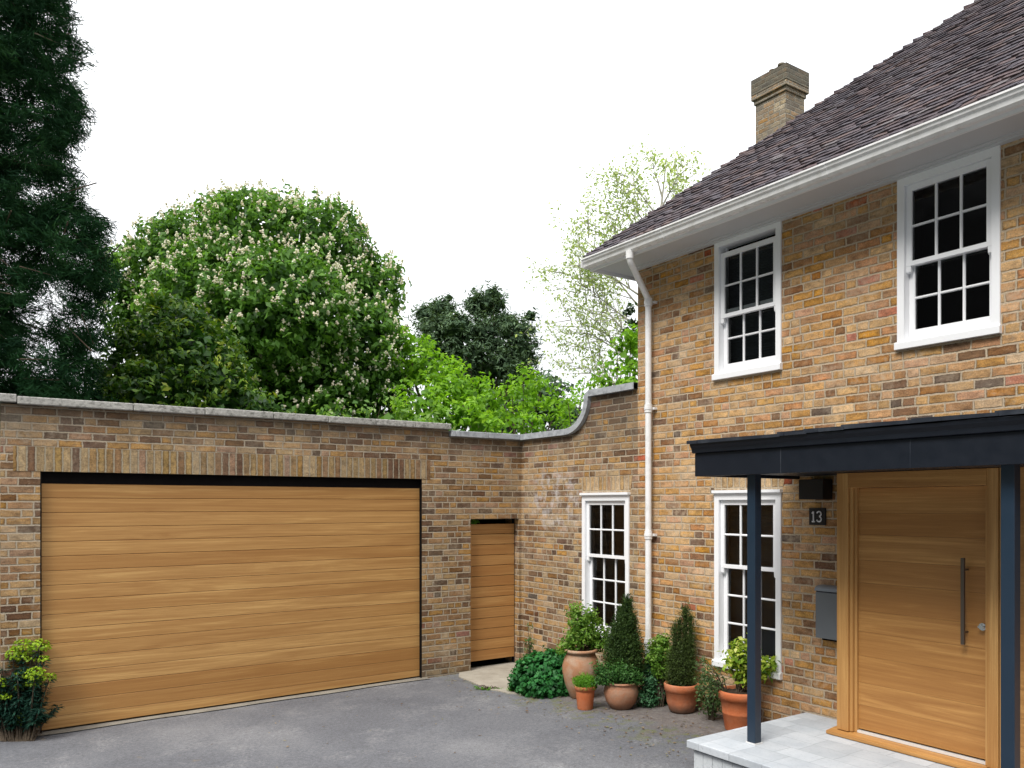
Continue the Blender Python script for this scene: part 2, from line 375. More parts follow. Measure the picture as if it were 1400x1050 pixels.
# asphalt
def asphalt():
    s = NT('asphalt'); pos = s.pos()
    sep = s.new('ShaderNodeSeparateXYZ'); s.t.links.new(pos, sep.inputs[0]); X, Y, Z = sep.outputs
    b1 = s.noise(pos, .55, 4, .55, .4); b2 = s.noise(pos, 2.6, 5, .6); f = s.noise(pos, 95, 5, .9); g = s.noise(pos, 32, 4, .7)
    c = s.ramp(b1, [(.3, (.105, .108, .119)), (.5, (.138, .141, .151)), (.72, (.21, .211, .216))])
    c = s.mix(s.mapr(b2, .35, .65, 0, .35), c, s.mix(1.0, c, (.72, .72, .74), 'MULTIPLY'))
    wrn = s.math('MULTIPLY', s.mapr(s.noise(pos, 1.7, 5, .65, .3), .54, .66), s.mapr(g, .3, .6))
    c = s.mix(s.math('MULTIPLY', wrn, .28), c, (.30, .295, .29))
    c = s.mix(1.0, c, s.ramp(f, [(.28, (.45,)*3), (.72, (1.65,)*3)]), 'MULTIPLY')
    c = s.mix(.8, c, s.mix(1.0, c, s.ramp(g, [(.3, (.7,)*3), (.7, (1.3,)*3)]), 'MULTIPLY'))
    # fallen dirt and moss close to the house wall
    dw = s.math('ADD', X, s.math('MULTIPLY', s.math('SUBTRACT', s.noise(pos, 1.8, 5, .7), .5), 1.7))
    soil = s.math('MULTIPLY', s.mapr(dw, -1.05, -.72), s.mapr(g, .25, .5))
    far = s.mapr(Y, -4.6, -4.3)
    soil = s.math('MULTIPLY', soil, far)
    sc = s.ramp(s.noise(pos, 16, 4, .7), [(.3, (.085, .058, .040)), (.5, (.16, .125, .10)), (.7, (.21, .19, .165))])
    c = s.mix(s.math('MULTIPLY', soil, .62), c, sc)
    moss = s.math('MULTIPLY', s.mapr(dw, -1.25, -.98), s.math('MULTIPLY', s.mapr(dw, -.8, -.95), s.mapr(s.noise(pos, 9, 4), .48, .58)))
    c = s.mix(s.math('MULTIPLY', s.math('MULTIPLY', moss, far), .6), c, (.12, .13, .035))
    lit = s.mapr(s.noise(pos, 3.1, 6, .75), .655, .70)
    c = s.mix(s.math('MULTIPLY', lit, .5), c, (.20, .155, .095))
    s.bump(s.math('ADD', f, s.math('MULTIPLY', g, .8)), .006, .7)
    return s.fin(c, .85, .25)
M['asphalt'] = asphalt()
def concrete(name, a, b, grid=None, rough=.8):
    s = NT(name); pos = s.pos()
    n1 = s.noise(pos, 3.5, 5, .65); n2 = s.noise(pos, 40, 3)
    c = s.mix(s.mapr(n1, .3, .7), a, b)
    c = s.mix(s.mapr(n2, .55, .75, 0, .4), c, tuple(x*.6 for x in a))
    if grid:
        sep = s.new('ShaderNodeSeparateXYZ'); s.t.links.new(pos, sep.inputs[0]); X, Y, Z = sep.outputs
        gr = s.math('FLOOR', s.math('DIVIDE', s.math('ADD', X, 10), grid[0]))
        rr, _ = s.white(s.comb(gr, 1.0, 1.0))
        vv = s.math('ADD', s.math('DIVIDE', s.math('ADD', Y, 20), grid[1]), rr)
        cl_, _ = s.white(s.comb(gr, s.math('FLOOR', vv), 4.0))
        c = s.mix(s.mapr(cl_, 0, 1, 0, .35), c, tuple(x*.62 for x in a))
        fx = s.math('FRACT', s.math('DIVIDE', s.math('ADD', X, 10), grid[0])); fy = s.math('FRACT', vv)
        ex = s.math('MULTIPLY', s.math('MINIMUM', fx, s.math('SUBTRACT', 1.0, fx)), grid[0]); ey = s.math('MULTIPLY', s.math('MINIMUM', fy, s.math('SUBTRACT', 1.0, fy)), grid[1])
        jm = s.mapr(s.math('MINIMUM', ex, ey), .001, .004)
        c = s.mix(jm, tuple(x*.78 for x in a), c)
        s.bump(s.math('ADD', s.math('MULTIPLY', jm, .6), s.math('MULTIPLY', n2, .4)), .003)
    else: s.bump(n2, .004)
    return s.fin(c, rough, .3)
M['pad'] = concrete('weathered_concrete', (.27, .245, .20), (.40, .37, .31))
M['step'] = concrete('pale_granite', (.43, .47, .51), (.58, .61, .64), grid=(.20, .30), rough=.6)
M['riser'] = concrete('granite_riser', (.40, .44, .47), (.58, .61, .63))
M['coping'] = plain_mat('coping_stone', (.40, .39, .36), .85, .2, var=.35, scale=22, bump=.008, bscale=40, dirt=((.10, .10, .085), 26, .85))
M['slate'] = plain_mat('blue_slate_coping', (.38, .40, .42), .6, .4, var=.3, scale=9, bump=.003, dirt=((.09, .10, .11), 14, .6))
M['soil'] = plain_mat('potting_soil', (.05, .035, .025), .95, .1, var=.5, scale=40, bump=.02, bscale=50)
def terracotta(name, a, b, stain, amt, zlow=None):
    s = NT(name); pos = s.pos(); n = s.noise(pos, 7, 5, .65); f = s.noise(pos, 60, 3)
    c = s.mix(s.mapr(n, .3, .7), a, b); c = s.mix(s.mapr(f, .5, .8, 0, .3), c, tuple(x*.6 for x in a))
    m = s.mapr(s.noise(pos, 4.2, 5, .7), .42, .62, 0, amt)
    c = s.mix(m, c, stain)
    if zlow is not None:
        sep = s.new('ShaderNodeSeparateXYZ'); s.t.links.new(pos, sep.inputs[0])
        c = s.mix(s.mapr(s.math('ADD', sep.outputs[2], s.math('MULTIPLY', n, .12)), zlow+.16, zlow+.05, 0, .8), c, (.13, .10, .075))
    s.bump(f, .003); return s.fin(c, .75, .25)
M['terra'] = terracotta('terracotta', (.46, .125, .045), (.56, .175, .07), (.50, .24, .14), .4)
M['terra_old'] = terracotta('aged_terracotta', (.34, .165, .085), (.44, .23, .13), (.42, .34, .26), .8)
M['terra_mid'] = terracotta('stained_terracotta', (.34, .15, .08), (.42, .21, .125), (.30, .235, .175), .75, zlow=.03)
M['terra_red'] = terracotta('weathered_red_terracotta', (.44, .125, .05), (.50, .165, .07), (.46, .25, .16), .4, zlow=.09)
M['bark'] = plain_mat('bark', (.09, .07, .05), .9, .1, var=.4, scale=12, bump=.02, bscale=30)
M['palebark'] = plain_mat('pale_bark', (.40, .38, .33), .85, .2, var=.3, scale=12, bump=.01)
M['grass'] = plain_mat('garden_lawn', (.05, .085, .02), .95, .1, var=.4, scale=3, bump=.03, bscale=30)

# ================================================================== setting
g = MB().quad((-400,-400,-.5),(400,-400,-.5),(400,400,-.5),(-400,400,-.5)).build('ground', M['grass']); tag(g, kind='structure')
mb = MB(); N = 44; xs = np.linspace(-44, -.0, N); ys = np.linspace(-44, .0, N)
vs = [(x, y, gz(x, y)) for x in xs for y in ys]
mb.add(vs, [(i*N+j, (i+1)*N+j, (i+1)*N+j+1, i*N+j+1) for i in range(N-1) for j in range(N-1)])
mb.box(-44, 0, -44, 0, -.6, -.58)
dr = mb.build('driveway', M['asphalt']); tag(dr, kind='structure')
# garden soil behind the walls where the trees stand
gd = MB().quad((-60,.3,-.02),(60,.3,-.02),(60,90,-.02),(-60,90,-.02)).build('garden_ground', M['grass']); tag(gd, kind='structure')

# concrete pad in front of the side gate
def gpt(px, py, dz=.0): p, t = ground_at(px, py); return (p.x, p.y, gz(p.x, p.y)+dz)
pad = MB(); pts = [gpt(*q)[:2] for q in [(627,926),(642,932),(656,938),(670,943.5),(684,946),(697,949),(716,950),(745,946)]]
top = [(x, y) for x, y in pts]+[(-.02, -.9), (-.02, .18), (onX(643)+.0, .18), (onX(643), .0), (onX(628), -.0)]
n = len(top); pad.add([(x, y, gz(x, y)+.012) for x, y in top]+[(x, y, gz(x, y)-.05) for x, y in top],
        [tuple(range(n))]+[(i, n+i, n+(i+1) % n, (i+1) % n) for i in range(n)])
tag(pad.build('paving', M['pad']), kind='structure')
# concrete sill strip under the garage door
st = MB(); y0 = -.075
for i in range(12):
    a = -5.66+i*(4.22/12); b = a+4.22/12
    st.add([(a, y0-.015*math.sin(i*1.7), gz(a,y0)+.010),(b, y0-.015*math.sin((i+1)*1.7), gz(b,y0)+.010),(b,.30,gz(b,0)+.012),(a,.30,gz(a,0)+.012)], [(0,1,2,3)])
M['strip'] = concrete('stained_concrete', (.17, .155, .13), (.27, .25, .21))
tag(st.build('threshold_strip', M['strip']), kind='structure')

# ================================================================== walls with holes
def wall_grid(mb, axis, fixed, depth, us, top, holes, zbot=-.3, reveal=None, back=True):
    """axis 'x': wall face on plane Y=fixed spanning X; axis 'y': wall on plane X=fixed spanning Y. depth signed."""
    def pt(u, d, z): return (u, fixed+d, z) if axis == 'x' else (fixed+d, u, z)
    us = sorted(set([round(u, 4) for u in us]+[round(h_[i], 4) for h_ in holes for i in (0, 1)]))
    zs = sorted(set([zbot]+[h_[i] for h_ in holes for i in (2, 3)]))
    rv = reveal if reveal is not None else depth
    for a, b in zip(us[:-1], us[1:]):
        col = zs+[None]
        for i in range(len(zs)):
            z0 = zs[i]; za = zb = (zs[i+1] if i+1 < len(zs) else None)
            if za is None: za, zb = top(a, b)
            mid = (a+b)/2; mz = (z0+(za+zb)/2)/2
            if any(h_[0]-1e-4 < mid < h_[1]+1e-4 and h_[2] < mz < h_[3] for h_ in holes): continue
            mb.quad(pt(a,0,z0), pt(b,0,z0), pt(b,0,zb), pt(a,0,za))
            if back: mb.quad(pt(a,depth,z0), pt(b,depth,z0), pt(b,depth,zb), pt(a,depth,za))
        ta, tb = top(a, b); mb.quad(pt(a,0,ta), pt(b,0,tb), pt(b,depth,tb), pt(a,depth,ta))
    for (a, b, z0, z1) in holes:
        mb.quad(pt(a,0,z0), pt(a,0,z1), pt(a,rv,z1), pt(a,rv,z0)); mb.quad(pt(b,0,z0), pt(b,0,z1), pt(b,rv,z1), pt(b,rv,z0))
        mb.quad(pt(a,0,z1), pt(b,0,z1), pt(b,rv,z1), pt(a,rv,z1)); mb.quad(pt(a,0,z0), pt(b,0,z0), pt(b,rv,z0), pt(a,rv,z0))
    for u in (us[0], us[-1]):
        t_ = top(us[0], us[1])[0] if u == us[0] else top(us[-2], us[-1])[1]
        mb.quad(pt(u,0,zbot), pt(u,depth,zbot), pt(u,depth,t_), pt(u,0,t_))

# ------------------------------------------------------------------ garden wall: garage front + short return to the house
XL = -5.935; XS = onX(613.5)                       # left end, step in the coping
GX0, GX1 = onX(55), onX(577); GT = 2.470           # garage opening
TX0, TX1 = onX(643.5), onX(709.5); TT = 1.965      # gate opening
ZU, ZLO = 3.098, 3.012                             # masonry tops under the coping
wallroot = empty('garden_wall', (XL, 0, 0))
tag(wallroot, 'brick garage wall with stone coping, oak garage door and swept-up end against the house', 'wall')
wm = MB(); EPS = 1e-3
# front plane
def topg(a, b): return (ZU, ZU) if b <= XS+EPS else (ZLO, ZLO)
LZ0, LZ1 = GT, GT+.235
LX0, LX1 = onX(18), onX(588)
wall_grid(wm, 'x', 0, .33, [XL, XS, 0], topg, [(GX0, GX1, -.3, GT), (TX0, TX1, -.3, TT)], reveal=.33)
wm.box(XS, .0, .0, .001, 3.0, 3.001)
# return wall on X = 0
def swoop(y):
    if y > -1.00: return ZLO
    if y < -1.462: return 3.435
    q = (-1.00-y)/.462
    return ZLO+(3.435-ZLO)*(1-math.sqrt(max(0, 1-q**2.0)))
YC = -2.272
ysw = [0, -.5, -1.0]+[-1.0-.462*math.sin(k/14*math.pi/2) for k in range(1, 14)]+[-1.462, YC]
ysw = sorted(ysw)
WINL = (onY(861), onY(797), .60, 2.262)
wall_grid(wm, 'y', 0, .33, ysw, lambda a, b: (swoop(a), swoop(b)), [WINL], reveal=.16)
wm.build('brickwork', M['garage'], wallroot)
# soldier lintel over the garage (2 mm proud)
lm = MB(); lm.box(LX0, LX1, -.004, .08, LZ0+.0, LZ1); lm.build('lintel', M['soldier'], wallroot)
# coping stones
def stone(mb, axis, a, b, z0, z1, o0, o1, jit=0):
    if axis == 'x': v = [(a,o0,z0),(b,o0,z0),(b,o1,z0),(a,o1,z0),(a,o0,z1),(b,o0,z1),(b,o1,z1),(a,o1,z1)]
    else: v = [(o0,a,z0),(o0,b,z0),(o1,b,z0),(o1,a,z0),(o0,a,z1),(o0,b,z1),(o1,b,z1),(o1,a,z1)]
    v = [(x+random.uniform(-jit, jit), y+random.uniform(-jit, jit), z+random.uniform(-jit, jit)) for x, y, z in v]
    mb.add(v, [(3,2,1,0),(4,5,6,7),(0,1,5,4),(1,2,6,5),(2,3,7,6),(3,0,4,7)])
xx = XL-.22; cuts = [xx, onX(24)-.008]+[onX(p) for p in (181, 279, 372, 447, 512, 566)]+[XS+.012]
for i, (a, b) in enumerate(zip(cuts[:-1], cuts[1:])):
    cm = MB(); dz = .012 if i == 0 else random.uniform(-.004, .004)
    stone(cm, 'x', a+.003, b-.003, ZU+.004+dz, ZU+.078+dz, -.055+random.uniform(-.004, .004), .38, .002)
    o = cm.build('coping_stone', M['coping'], wallroot, bevel=.008)
cuts = [XS+.012, -1.05, -.56, -.053]
for a, b in zip(cuts[:-1], cuts[1:]):
    cm = MB(); stone(cm, 'x', a+.002, b-.002, ZLO+.004, ZLO+.078, -.055, .38, .0015); cm.build('coping_stone', M['slate'], wallroot, bevel=.006)
cm = MB(); ysr = [.38, -.056, -.5, -.86, -1.0]+[-1.0-.462*math.sin(k/16*math.pi/2) for k in range(1, 17)]
path = [(y, swoop(y)) for y in ysr]; path[-1] = (-1.462, 3.435)
path += [(-1.475, 3.44), (-1.9, 3.437), (-2.262, 3.437)]
def sweep_coping(path, x0, x1, th):
    up = []; lo = []
    for i, (y, z) in enumerate(path):
        ya, za = path[max(i-1, 0)]; yb, zb = path[min(i+1, len(path)-1)]
        dy, dz = yb-ya, zb-za; l = math.hypot(dy, dz); ny, nz_ = dz/l, -dy/l
        if nz_ < 0: ny, nz_ = -ny, -nz_
        k = th/max(.55, 1)
        up.append((y+ny*th, z+nz_*th+.004)); lo.append((y, z+.004))
    return up, lo
up, lo = sweep_coping(path, -.055, .38, .074)
for i in range(len(path)-1):
    q = [lo[i], lo[i+1], up[i+1], up[i]]
    cm.quad(*[(-.055, y, z) for y, z in q]); cm.quad(*[(.38, y, z) for y, z in q])
    cm.quad((-.055, *up[i]), (-.055, *up[i+1]), (.38, *up[i+1]), (.38, *up[i]))
    cm.quad((-.055, *lo[i]), (-.055, *lo[i+1]), (.38, *lo[i+1]), (.38, *lo[i]))
cm.build('coping_stone', M['slate'], wallroot)

# ------------------------------------------------------------------ garage door
gdr = MB(); nb = 17; zb0, zt0 = .0, 2.345; hb = (zt0+.06)/nb; yd = .05
for i in range(nb):
    z0 = -.045+i*hb; z1 = z0+hb-.0035
    xa, xb = GX0+.013, GX1-.011
    zlo0 = gz(xa, 0)+.03 if i == 0 else z0; zlo1 = gz(xb, 0)+.03 if i == 0 else z0
    to = random.random(); v = []
    e = .006
    v = [(xa,yd,zlo0),(xb,yd,zlo1),(xb,yd,z1-e),(xa,yd,z1-e),(xa,yd+e,z1),(xb,yd+e,z1),(xb,yd+.03,z1),(xa,yd+.03,z1),(xa,yd+.03,zlo0),(xb,yd+.03,zlo1)]
    gdr.add(v, [(0,1,2,3),(3,2,5,4),(4,5,6,7),(7,6,9,8),(1,0,8,9),(0,3,4,7),(0,7,8),(1,9,6,2),(2,6,5)], to)
garage_door = gdr.build('garage_door', M['oakx'], wallroot)
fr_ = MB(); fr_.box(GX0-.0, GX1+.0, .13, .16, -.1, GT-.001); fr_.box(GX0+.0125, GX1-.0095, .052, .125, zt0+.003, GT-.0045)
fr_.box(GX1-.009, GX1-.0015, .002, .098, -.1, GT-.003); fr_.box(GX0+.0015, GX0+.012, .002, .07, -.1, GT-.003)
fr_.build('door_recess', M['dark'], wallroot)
# ------------------------------------------------------------------ side gate
gt = MB(); hb = .139; z = gz(-.4,0)+.10; zt = 1.90; gx0, gx1 = TX0+.004, onX(705.5, .11); yd = .11; k = 0
while z < zt-.02:
    z1 = min(z+hb, zt)
    gt.box(gx0, gx1, yd, yd+.035, z, z1-.007, random.random()); z += hb; k += 1
gate = gt.build('gate', M['oakg'], wallroot, bevel=.002)
gb = MB(); gb.box(gx0+.03, gx0+.10, yd+.035, yd+.06, .1, 1.88); gb.box(gx1-.10, gx1-.03, yd+.035, yd+.06, .1, 1.88)
gb.build('gate_batten', M['oakg'], gate)
hb_ = MB(); hx = gx1-.005; hb_.tube([(hx, yd-.022, 1.04), (hx, yd-.03, 1.0), (hx, yd-.022, .96)], [.014, .022, .014], 10); hb_.box(hx-.012, hx+.014, yd-.01, yd, .93, 1.07)
hb_.build('latch', M['black'], gate)
fp = MB(); fp.box(gx1+.006, TX1-.002, .10, .17, -.1, TT-.002); fp.box(TX0, gx1+.0055, .10, .17, TT-.012, TT-.002)
fp.build('gate_post', M['black'], wallroot)
ps = MB(); ps.box(-.99, -.93, .34, 2.6, -.1, 2.3); ps.box(-.02, .03, .34, 2.6, -.1, 2.3); ps.box(-.99, .03, 2.55, 2.6, -.1, 2.3); ps.box(-.99, .03, .334, 2.6, 2.3, 2.36); ps.box(-.93, -.02, .334, 2.55, -.1, -.01)
ps.build('dark_passage_box', M['dark'], wallroot)  # near-black box added behind the gate so its gaps look unlit

# ------------------------------------------------------------------ sash windows on planes X = 0
def sash(mb, ya, yb, z0, z1, x, stile, toprail, botrail, rows, cols=3, th=.042, bar=.021, horns=False, hornup=False):
    mb.box(x, x+th, ya, ya+stile, z0, z1); mb.box(x, x+th, yb-stile, yb, z0, z1)
    mb.box(x, x+th, ya+stile, yb-stile, z1-toprail, z1); mb.box(x, x+th, ya+stile, yb-stile, z0, z0+botrail)
    gy0, gy1, gz0, gz1 = ya+stile, yb-stile, z0+botrail, z1-toprail
    for i in range(1, cols):
        y = gy0+(gy1-gy0)*i/cols; mb.prism([(x+.004, y-bar*.3), (x+.016, y-bar/2), (x+.034, y-bar/2), (x+.034, y+bar/2), (x+.016, y+bar/2), (x+.004, y+bar*.3)], 'z', gz0, gz1)
    for i in range(1, rows):
        zz = gz0+(gz1-gz0)*i/rows
        seg = [gy0+(gy1-gy0)*k/cols+(bar/2 if k else 0) for k in range(cols)]; sege = [gy0+(gy1-gy0)*(k+1)/cols-(bar/2 if k+1 < cols else 0) for k in range(cols)]
        for a, b in zip(seg, sege): mb.prism([(x+.006, zz-bar*.3), (x+.018, zz-bar/2), (x+.033, zz-bar/2), (x+.033, zz+bar/2), (x+.018, zz+bar/2), (x+.006, zz+bar*.3)], 'y', a, b)
    if horns:
        for y in (ya, yb-stile*.8):
            mb.prism([(x+.002, z0), (x+.038, z0), (x+.036, z0-.028), (x+.028, z0-.05), (x+.016, z0-.058), (x+.004, z0-.045)], 'y', y, y+stile*.8)
    return gy0, gy1, gz0, gz1
def window(parent, Y0, Y1, Z0, Z1, label, lower_rows, meet, gap=0.0, glassz=None, head=.11, backmat=None, headmould=False, rooms=None):
    """Y0<Y1 outer frame edges, Z0 sill underside, Z1 head top"""
    f = MB(); jl = .058; xo = -.018
    f.box(xo, .13, Y0, Y0+jl, Z0+.05, Z1); f.box(xo, .13, Y1-jl, Y1, Z0+.05, Z1)
    f.box(xo, .13, Y0+jl, Y1-jl, Z1-head+.045, Z1)
    f.box(.095, .115, Y0+jl, Y0+jl+.012, Z0+.05, Z1-head+.045); f.box(.095, .115, Y1-jl-.012, Y1-jl, Z0+.05, Z1-head+.045)
    f.box(.006, .018, Y0+jl, Y0+jl+.001, Z0+.05, Z1-.1)
    if headmould:
        f.box(-.045, .02, Y0-.012, Y1+.012, Z1+.002, Z1+.030); f.box(-.03, .02, Y0+.001, Y1-.001, Z1-.012, Z1+.0015)
    win = f.build('window', M['white'], parent, bevel=.003); win['label'] = label
    s = MB(); s.prism([(-.040, Z0), (.15, Z0), (.15, Z0+.075), (-.017, Z0+.064), (-.040, Z0+.054)], 'y', Y0-.008, Y1+.012)
    s.build('sill', M['white'], win, bevel=.003)
    ya, yb = Y0+jl+.002, Y1-jl-.002; top = Z1-head+.043-gap
    us = MB(); g1 = sash(us, ya, yb, meet-.036-gap*.8, top, .010, .046, .048, .038, 2, horns=True)
    us.build('upper_sash', M['white'], win, bevel=.002)
    ls = MB(); g2 = sash(ls, ya, yb, Z0+.068, meet+.004, .055, .046, .036, .088, lower_rows)
    ls.build('lower_sash', M['white'], win, bevel=.002)
    p = MB(); x = .034; rr = random.Random(len(label))
    for (g_, xp, rows) in ((g1, .028, 2), (g2, .073, lower_rows)):
        for i in range(3):
            for j in range(rows):
                a = g_[0]+(g_[1]-g_[0])*i/3; b = g_[0]+(g_[1]-g_[0])*(i+1)/3; c = g_[2]+(g_[3]-g_[2])*j/rows; d = g_[2]+(g_[3]-g_[2])*(j+1)/rows
                t1 = rr.uniform(-.0012, .0012); t2 = rr.uniform(-.0012, .0012)
                p.quad((xp+t1, a, c), (xp+t2, a, d), (xp-t1+t2, b, d), (xp, b, c))
    p.build('glass', M['glass'], win)
    b = MB()
    bz = Z0+.07
    if backmat == 'slats':
        z = bz
        while z < top: b.quad((.17, ya-.03, z), (.17, yb+.03, z), (.192, yb+.03, z+.022), (.192, ya-.03, z+.022)); z += .026
        b.box(.20, .203, ya-.05, yb+.05, bz, top)
    else: b.box(.35, .36, ya-.05, yb+.05, bz-.1, top+.12)  # dark sheet coloured for the gloom of the unlit room, no blind here
    b.build('blind_or_dark_room', M[{'slats': 'blind_or_dark_room', None: 'roomdark', 'warm': 'roomwarm'}[backmat]], win)
    rm = MB(); rm.box(.16, .37, ya-.07, ya-.055, bz-.12, top+.15); rm.box(.16, .37, yb+.055, yb+.07, bz-.12, top+.15)
    rm.box(.16, .37, ya-.05, yb+.05, bz-.14, bz-.12); rm.box(.16, .37, ya-.05, yb+.05, top+.13, top+.15)
    rm.build('lining', M['roomdark'], win)
    return win
M['blind_or_dark_room'] = plain_mat('dark_blind', (.13, .155, .165), .6, .3, var=.1)
M['roomdark'] = plain_mat('dim_interior', (.012, .012, .013), .9, .1)
M['roomwarm'] = plain_mat('warm_dim_interior', (.075, .055, .042), .9, .1, var=.6, scale=5)

w0 = window(wallroot, WINL[0], WINL[1], WINL[2]-.04, WINL[3], 'tall white sash window near the inner corner of the wall', 3, 1.56, backmat='warm', headmould=True)
c_ = MB()
def flat_arch(parent, Y0, Y1, z0, z1, spread=.05):
    m = MB(); prof = [(Y0-.01, z0), (Y1+.01, z0), (Y1+spread, z1), (Y0-spread, z1)]
    m.prism(prof, 'x', -.003, .06); return m.build('lintel', M['soldierw'], parent)
flat_arch(wallroot, WINL[0], WINL[1], WINL[3]+.032, 2.48)

# ================================================================== the house
house = empty('house', (0, YC, 0))
tag(house, 'two-storey yellow brick house with brown tiled roof, white sash windows and dark porch', 'house')
YE = -15.0; ZS = 4.775
WUL = (onY(1069), onY(978), 3.39, ZS-.012); WUR = (onY(1368.5), onY(1228), 3.39, ZS-.012); WLL = (WUL[0], WUL[1], .545, 2.262)
hm = MB()
wall_grid(hm, 'y', 0, .33, [YE, YC], lambda a, b: (ZS+.12, ZS+.12), [(q[0], q[1], q[2]+.04, q[3]) for q in (WUL, WUR, WLL)], reveal=.16)
# gable/end walls and rear
hm.quad((.33,YC,-.3),(8.5,YC,-.3),(8.5,YC,ZS+.12),(.33,YC,ZS+.12)); hm.quad((0,YC,-.3),(.33,YC,-.3),(.33,YC,ZS+.12),(0,YC,ZS+.12))
hm.quad((8.5,YC,-.3),(8.5,YE,-.3),(8.5,YE,ZS+.12),(8.5,YC,ZS+.12)); hm.quad((.33,YE,-.3),(8.5,YE,-.3),(8.5,YE,ZS+.12),(.33,YE,ZS+.12))
# low side room behind the garden wall
hm.quad((.33,-.02,-.3),(6,-.02,-.3),(6,-.02,2.8),(.33,-.02,2.8)); hm.quad((6,-.02,-.3),(6,YC,-.3),(6,YC,2.8),(6,-.02,2.8)); 
hm.build('brick_wall', M['house'], house)
hm = MB(); hm.box(.34, 6.02, YC+.01, .0, 2.802, 2.86); hm.build('flat_roof', M['lead'], house)
window(house, *WUL[:2], WUL[2], WUL[3], 'upper sash window with its top sash slipped down a little', 2, 4.085, gap=.062, backmat='slats', head=.10)
window(house, *WUR[:2], WUR[2], WUR[3], 'upper sash window above the front door side', 2, 4.085, head=.115)
window(house, *WLL[:2], WLL[2], WLL[3], 'tall ground-floor sash window behind the porch post', 3, 1.56, backmat='slats', headmould=True)
flat_arch(house, WLL[0], WLL[1], WLL[3]+.032, 2.48)

# ---- roof
EX, EY, EZ, PT = -.50, -1.965, 4.885, math.tan(R(40.0)); RX = 4.1; RZ = EZ+(RX-EX)*PT
rb = MB(); hipY = EY-(RX-EX)
A = (EX, EY, EZ-.03); B = (EX, YE-.4, EZ-.03); Cc = (2*RX-EX, YE-.4, EZ-.03); D = (2*RX-EX, EY, EZ-.03)
R1 = (RX, hipY, RZ-.03); R2 = (RX, YE-.4, RZ-.03)
rb.quad(A, B, R2, R1); rb.quad(D, Cc, R2, R1); rb.add([A, D, R1], [(0,1,2)]); rb.quad(A, B, Cc, D)
rb.add([B, Cc, R2], [(0,1,2)])
def tile_mat():
    s = NT('clay_tiles'); t = s.attr(); pos = s.pos()
    c = s.ramp(t, [(0, (.056,.043,.050)), (.2, (.078,.060,.068)), (.4, (.064,.054,.066)), (.6, (.094,.066,.068)), (.74, (.070,.062,.074)), (.86, (.110,.076,.072)), (.94, (.13,.115,.12)), (.97, (.036,.029,.034))], True)
    n = s.noise(pos, 22, 5, .75); b = s.noise(pos, 2, 3)
    n2 = s.noise(pos, 75, 3, .7); c = s.mix(s.mapr(n, .52, .70, 0, .5), c, (.24, .205, .20)); c = s.mix(s.mapr(n, .46, .30, 0, .75), c, (.030, .022, .026)); c = s.mix(1.0, c, s.ramp(n2, [(.3, (.5,)*3), (.7, (1.5,)*3)]), 'MULTIPLY')
    c = s.mix(1.0, c, s.ramp(b, [(.3, (.85,)*3), (.7, (1.15,)*3)]), 'MULTIPLY')
    s.bump(n, .006); return s.fin(c, .82, .22)
M['tile'] = tile_mat()
roof = rb.build('roof', M['tile'], house)
tl = MB(); ca, sa = math.cos(R(40)), math.sin(R(40)); gauge = .089; tw = .125
slope_len = (RX-EX)/ca; nrow = int(slope_len/gauge)
def tile(mb, ylo, yhi, s0, tone, lift):
    # s along slope, thin slab; lower edge lifted on the course below
    jl = random.uniform(-.010, .010); ln = .165; th = .013
    def q(y, s_, h_): return (EX+s_*ca-h_*sa, y, EZ+s_*sa+h_*ca)
    h0 = .016+lift+random.uniform(0, .009); h1 = .002; a = s0+jl; b = s0+ln; dr_ = random.uniform(-.005, .005)
    v = [q(ylo,a,h0+dr_), q(yhi,a,h0-dr_), q(yhi,b,h1), q(ylo,b,h1), q(ylo,a,h0+th+dr_), q(yhi,a,h0+th-dr_), q(yhi,b,h1+th), q(ylo,b,h1+th)]
    mb.add(v, [(4,5,6,7),(0,1,5,4),(1,2,6,5),(3,0,4,7)], tone)
for r in range(nrow):
    s0 = r*gauge-.03; ymax = EY-(s0+.02)*ca
    y = EY+.03-(r % 2)*tw/2
    while y > -9.6:
        yl = y-tw+.004; yh = min(y, ymax)
        if yh-yl > .03 and yl < ymax: tile(tl, yl, yh, s0, random.random(), 0)
        y -= tw
# remaining plain courses further along the roof
for r in range(nrow):
    s0 = r*gauge-.03; tile(tl, YE-.4, -9.7, s0, random.random(), 0)
tl.build('roof_tile', M['tile'], roof)
bt = MB()
nh = int((RX-EX)/(.089*ca))
for r in range(nh):
    d = r*gauge*ca+.005; zc = EZ+r*gauge*sa
    p = Vector((EX+d, EY-d, zc)); hd = Vector((1, -1, PT)).normalized()
    lft = Vector((0, -1, 0)); rgt = Vector((1, 0, 0)); L_ = .19
    j = random.uniform(-.008, .008); k0 = .052+random.uniform(-.010, .014)
    a = p-hd*.0+Vector((0, 0, k0+.005)); b_ = p+hd*L_+Vector((0, 0, .02))
    wd = .095+random.uniform(-.012, .015)
    fl = a+lft*wd+Vector((0, 0, -.028)); fr2 = a+rgt*wd+Vector((0, 0, -.028)); bl = b_+lft*.07+Vector((0, 0, -.03)); br = b_+rgt*.07+Vector((0, 0, -.03))
    dn = Vector((0, 0, -.022))
    bt.add([a, b_, fl, bl, fr2, br, a+dn, fl+dn*2, fr2+dn*2], [(0,1,3,2),(0,4,5,1),(0,2,7,6),(0,6,8,4)], random.random())
bt.build('hip_tile', M['tile'], roof)
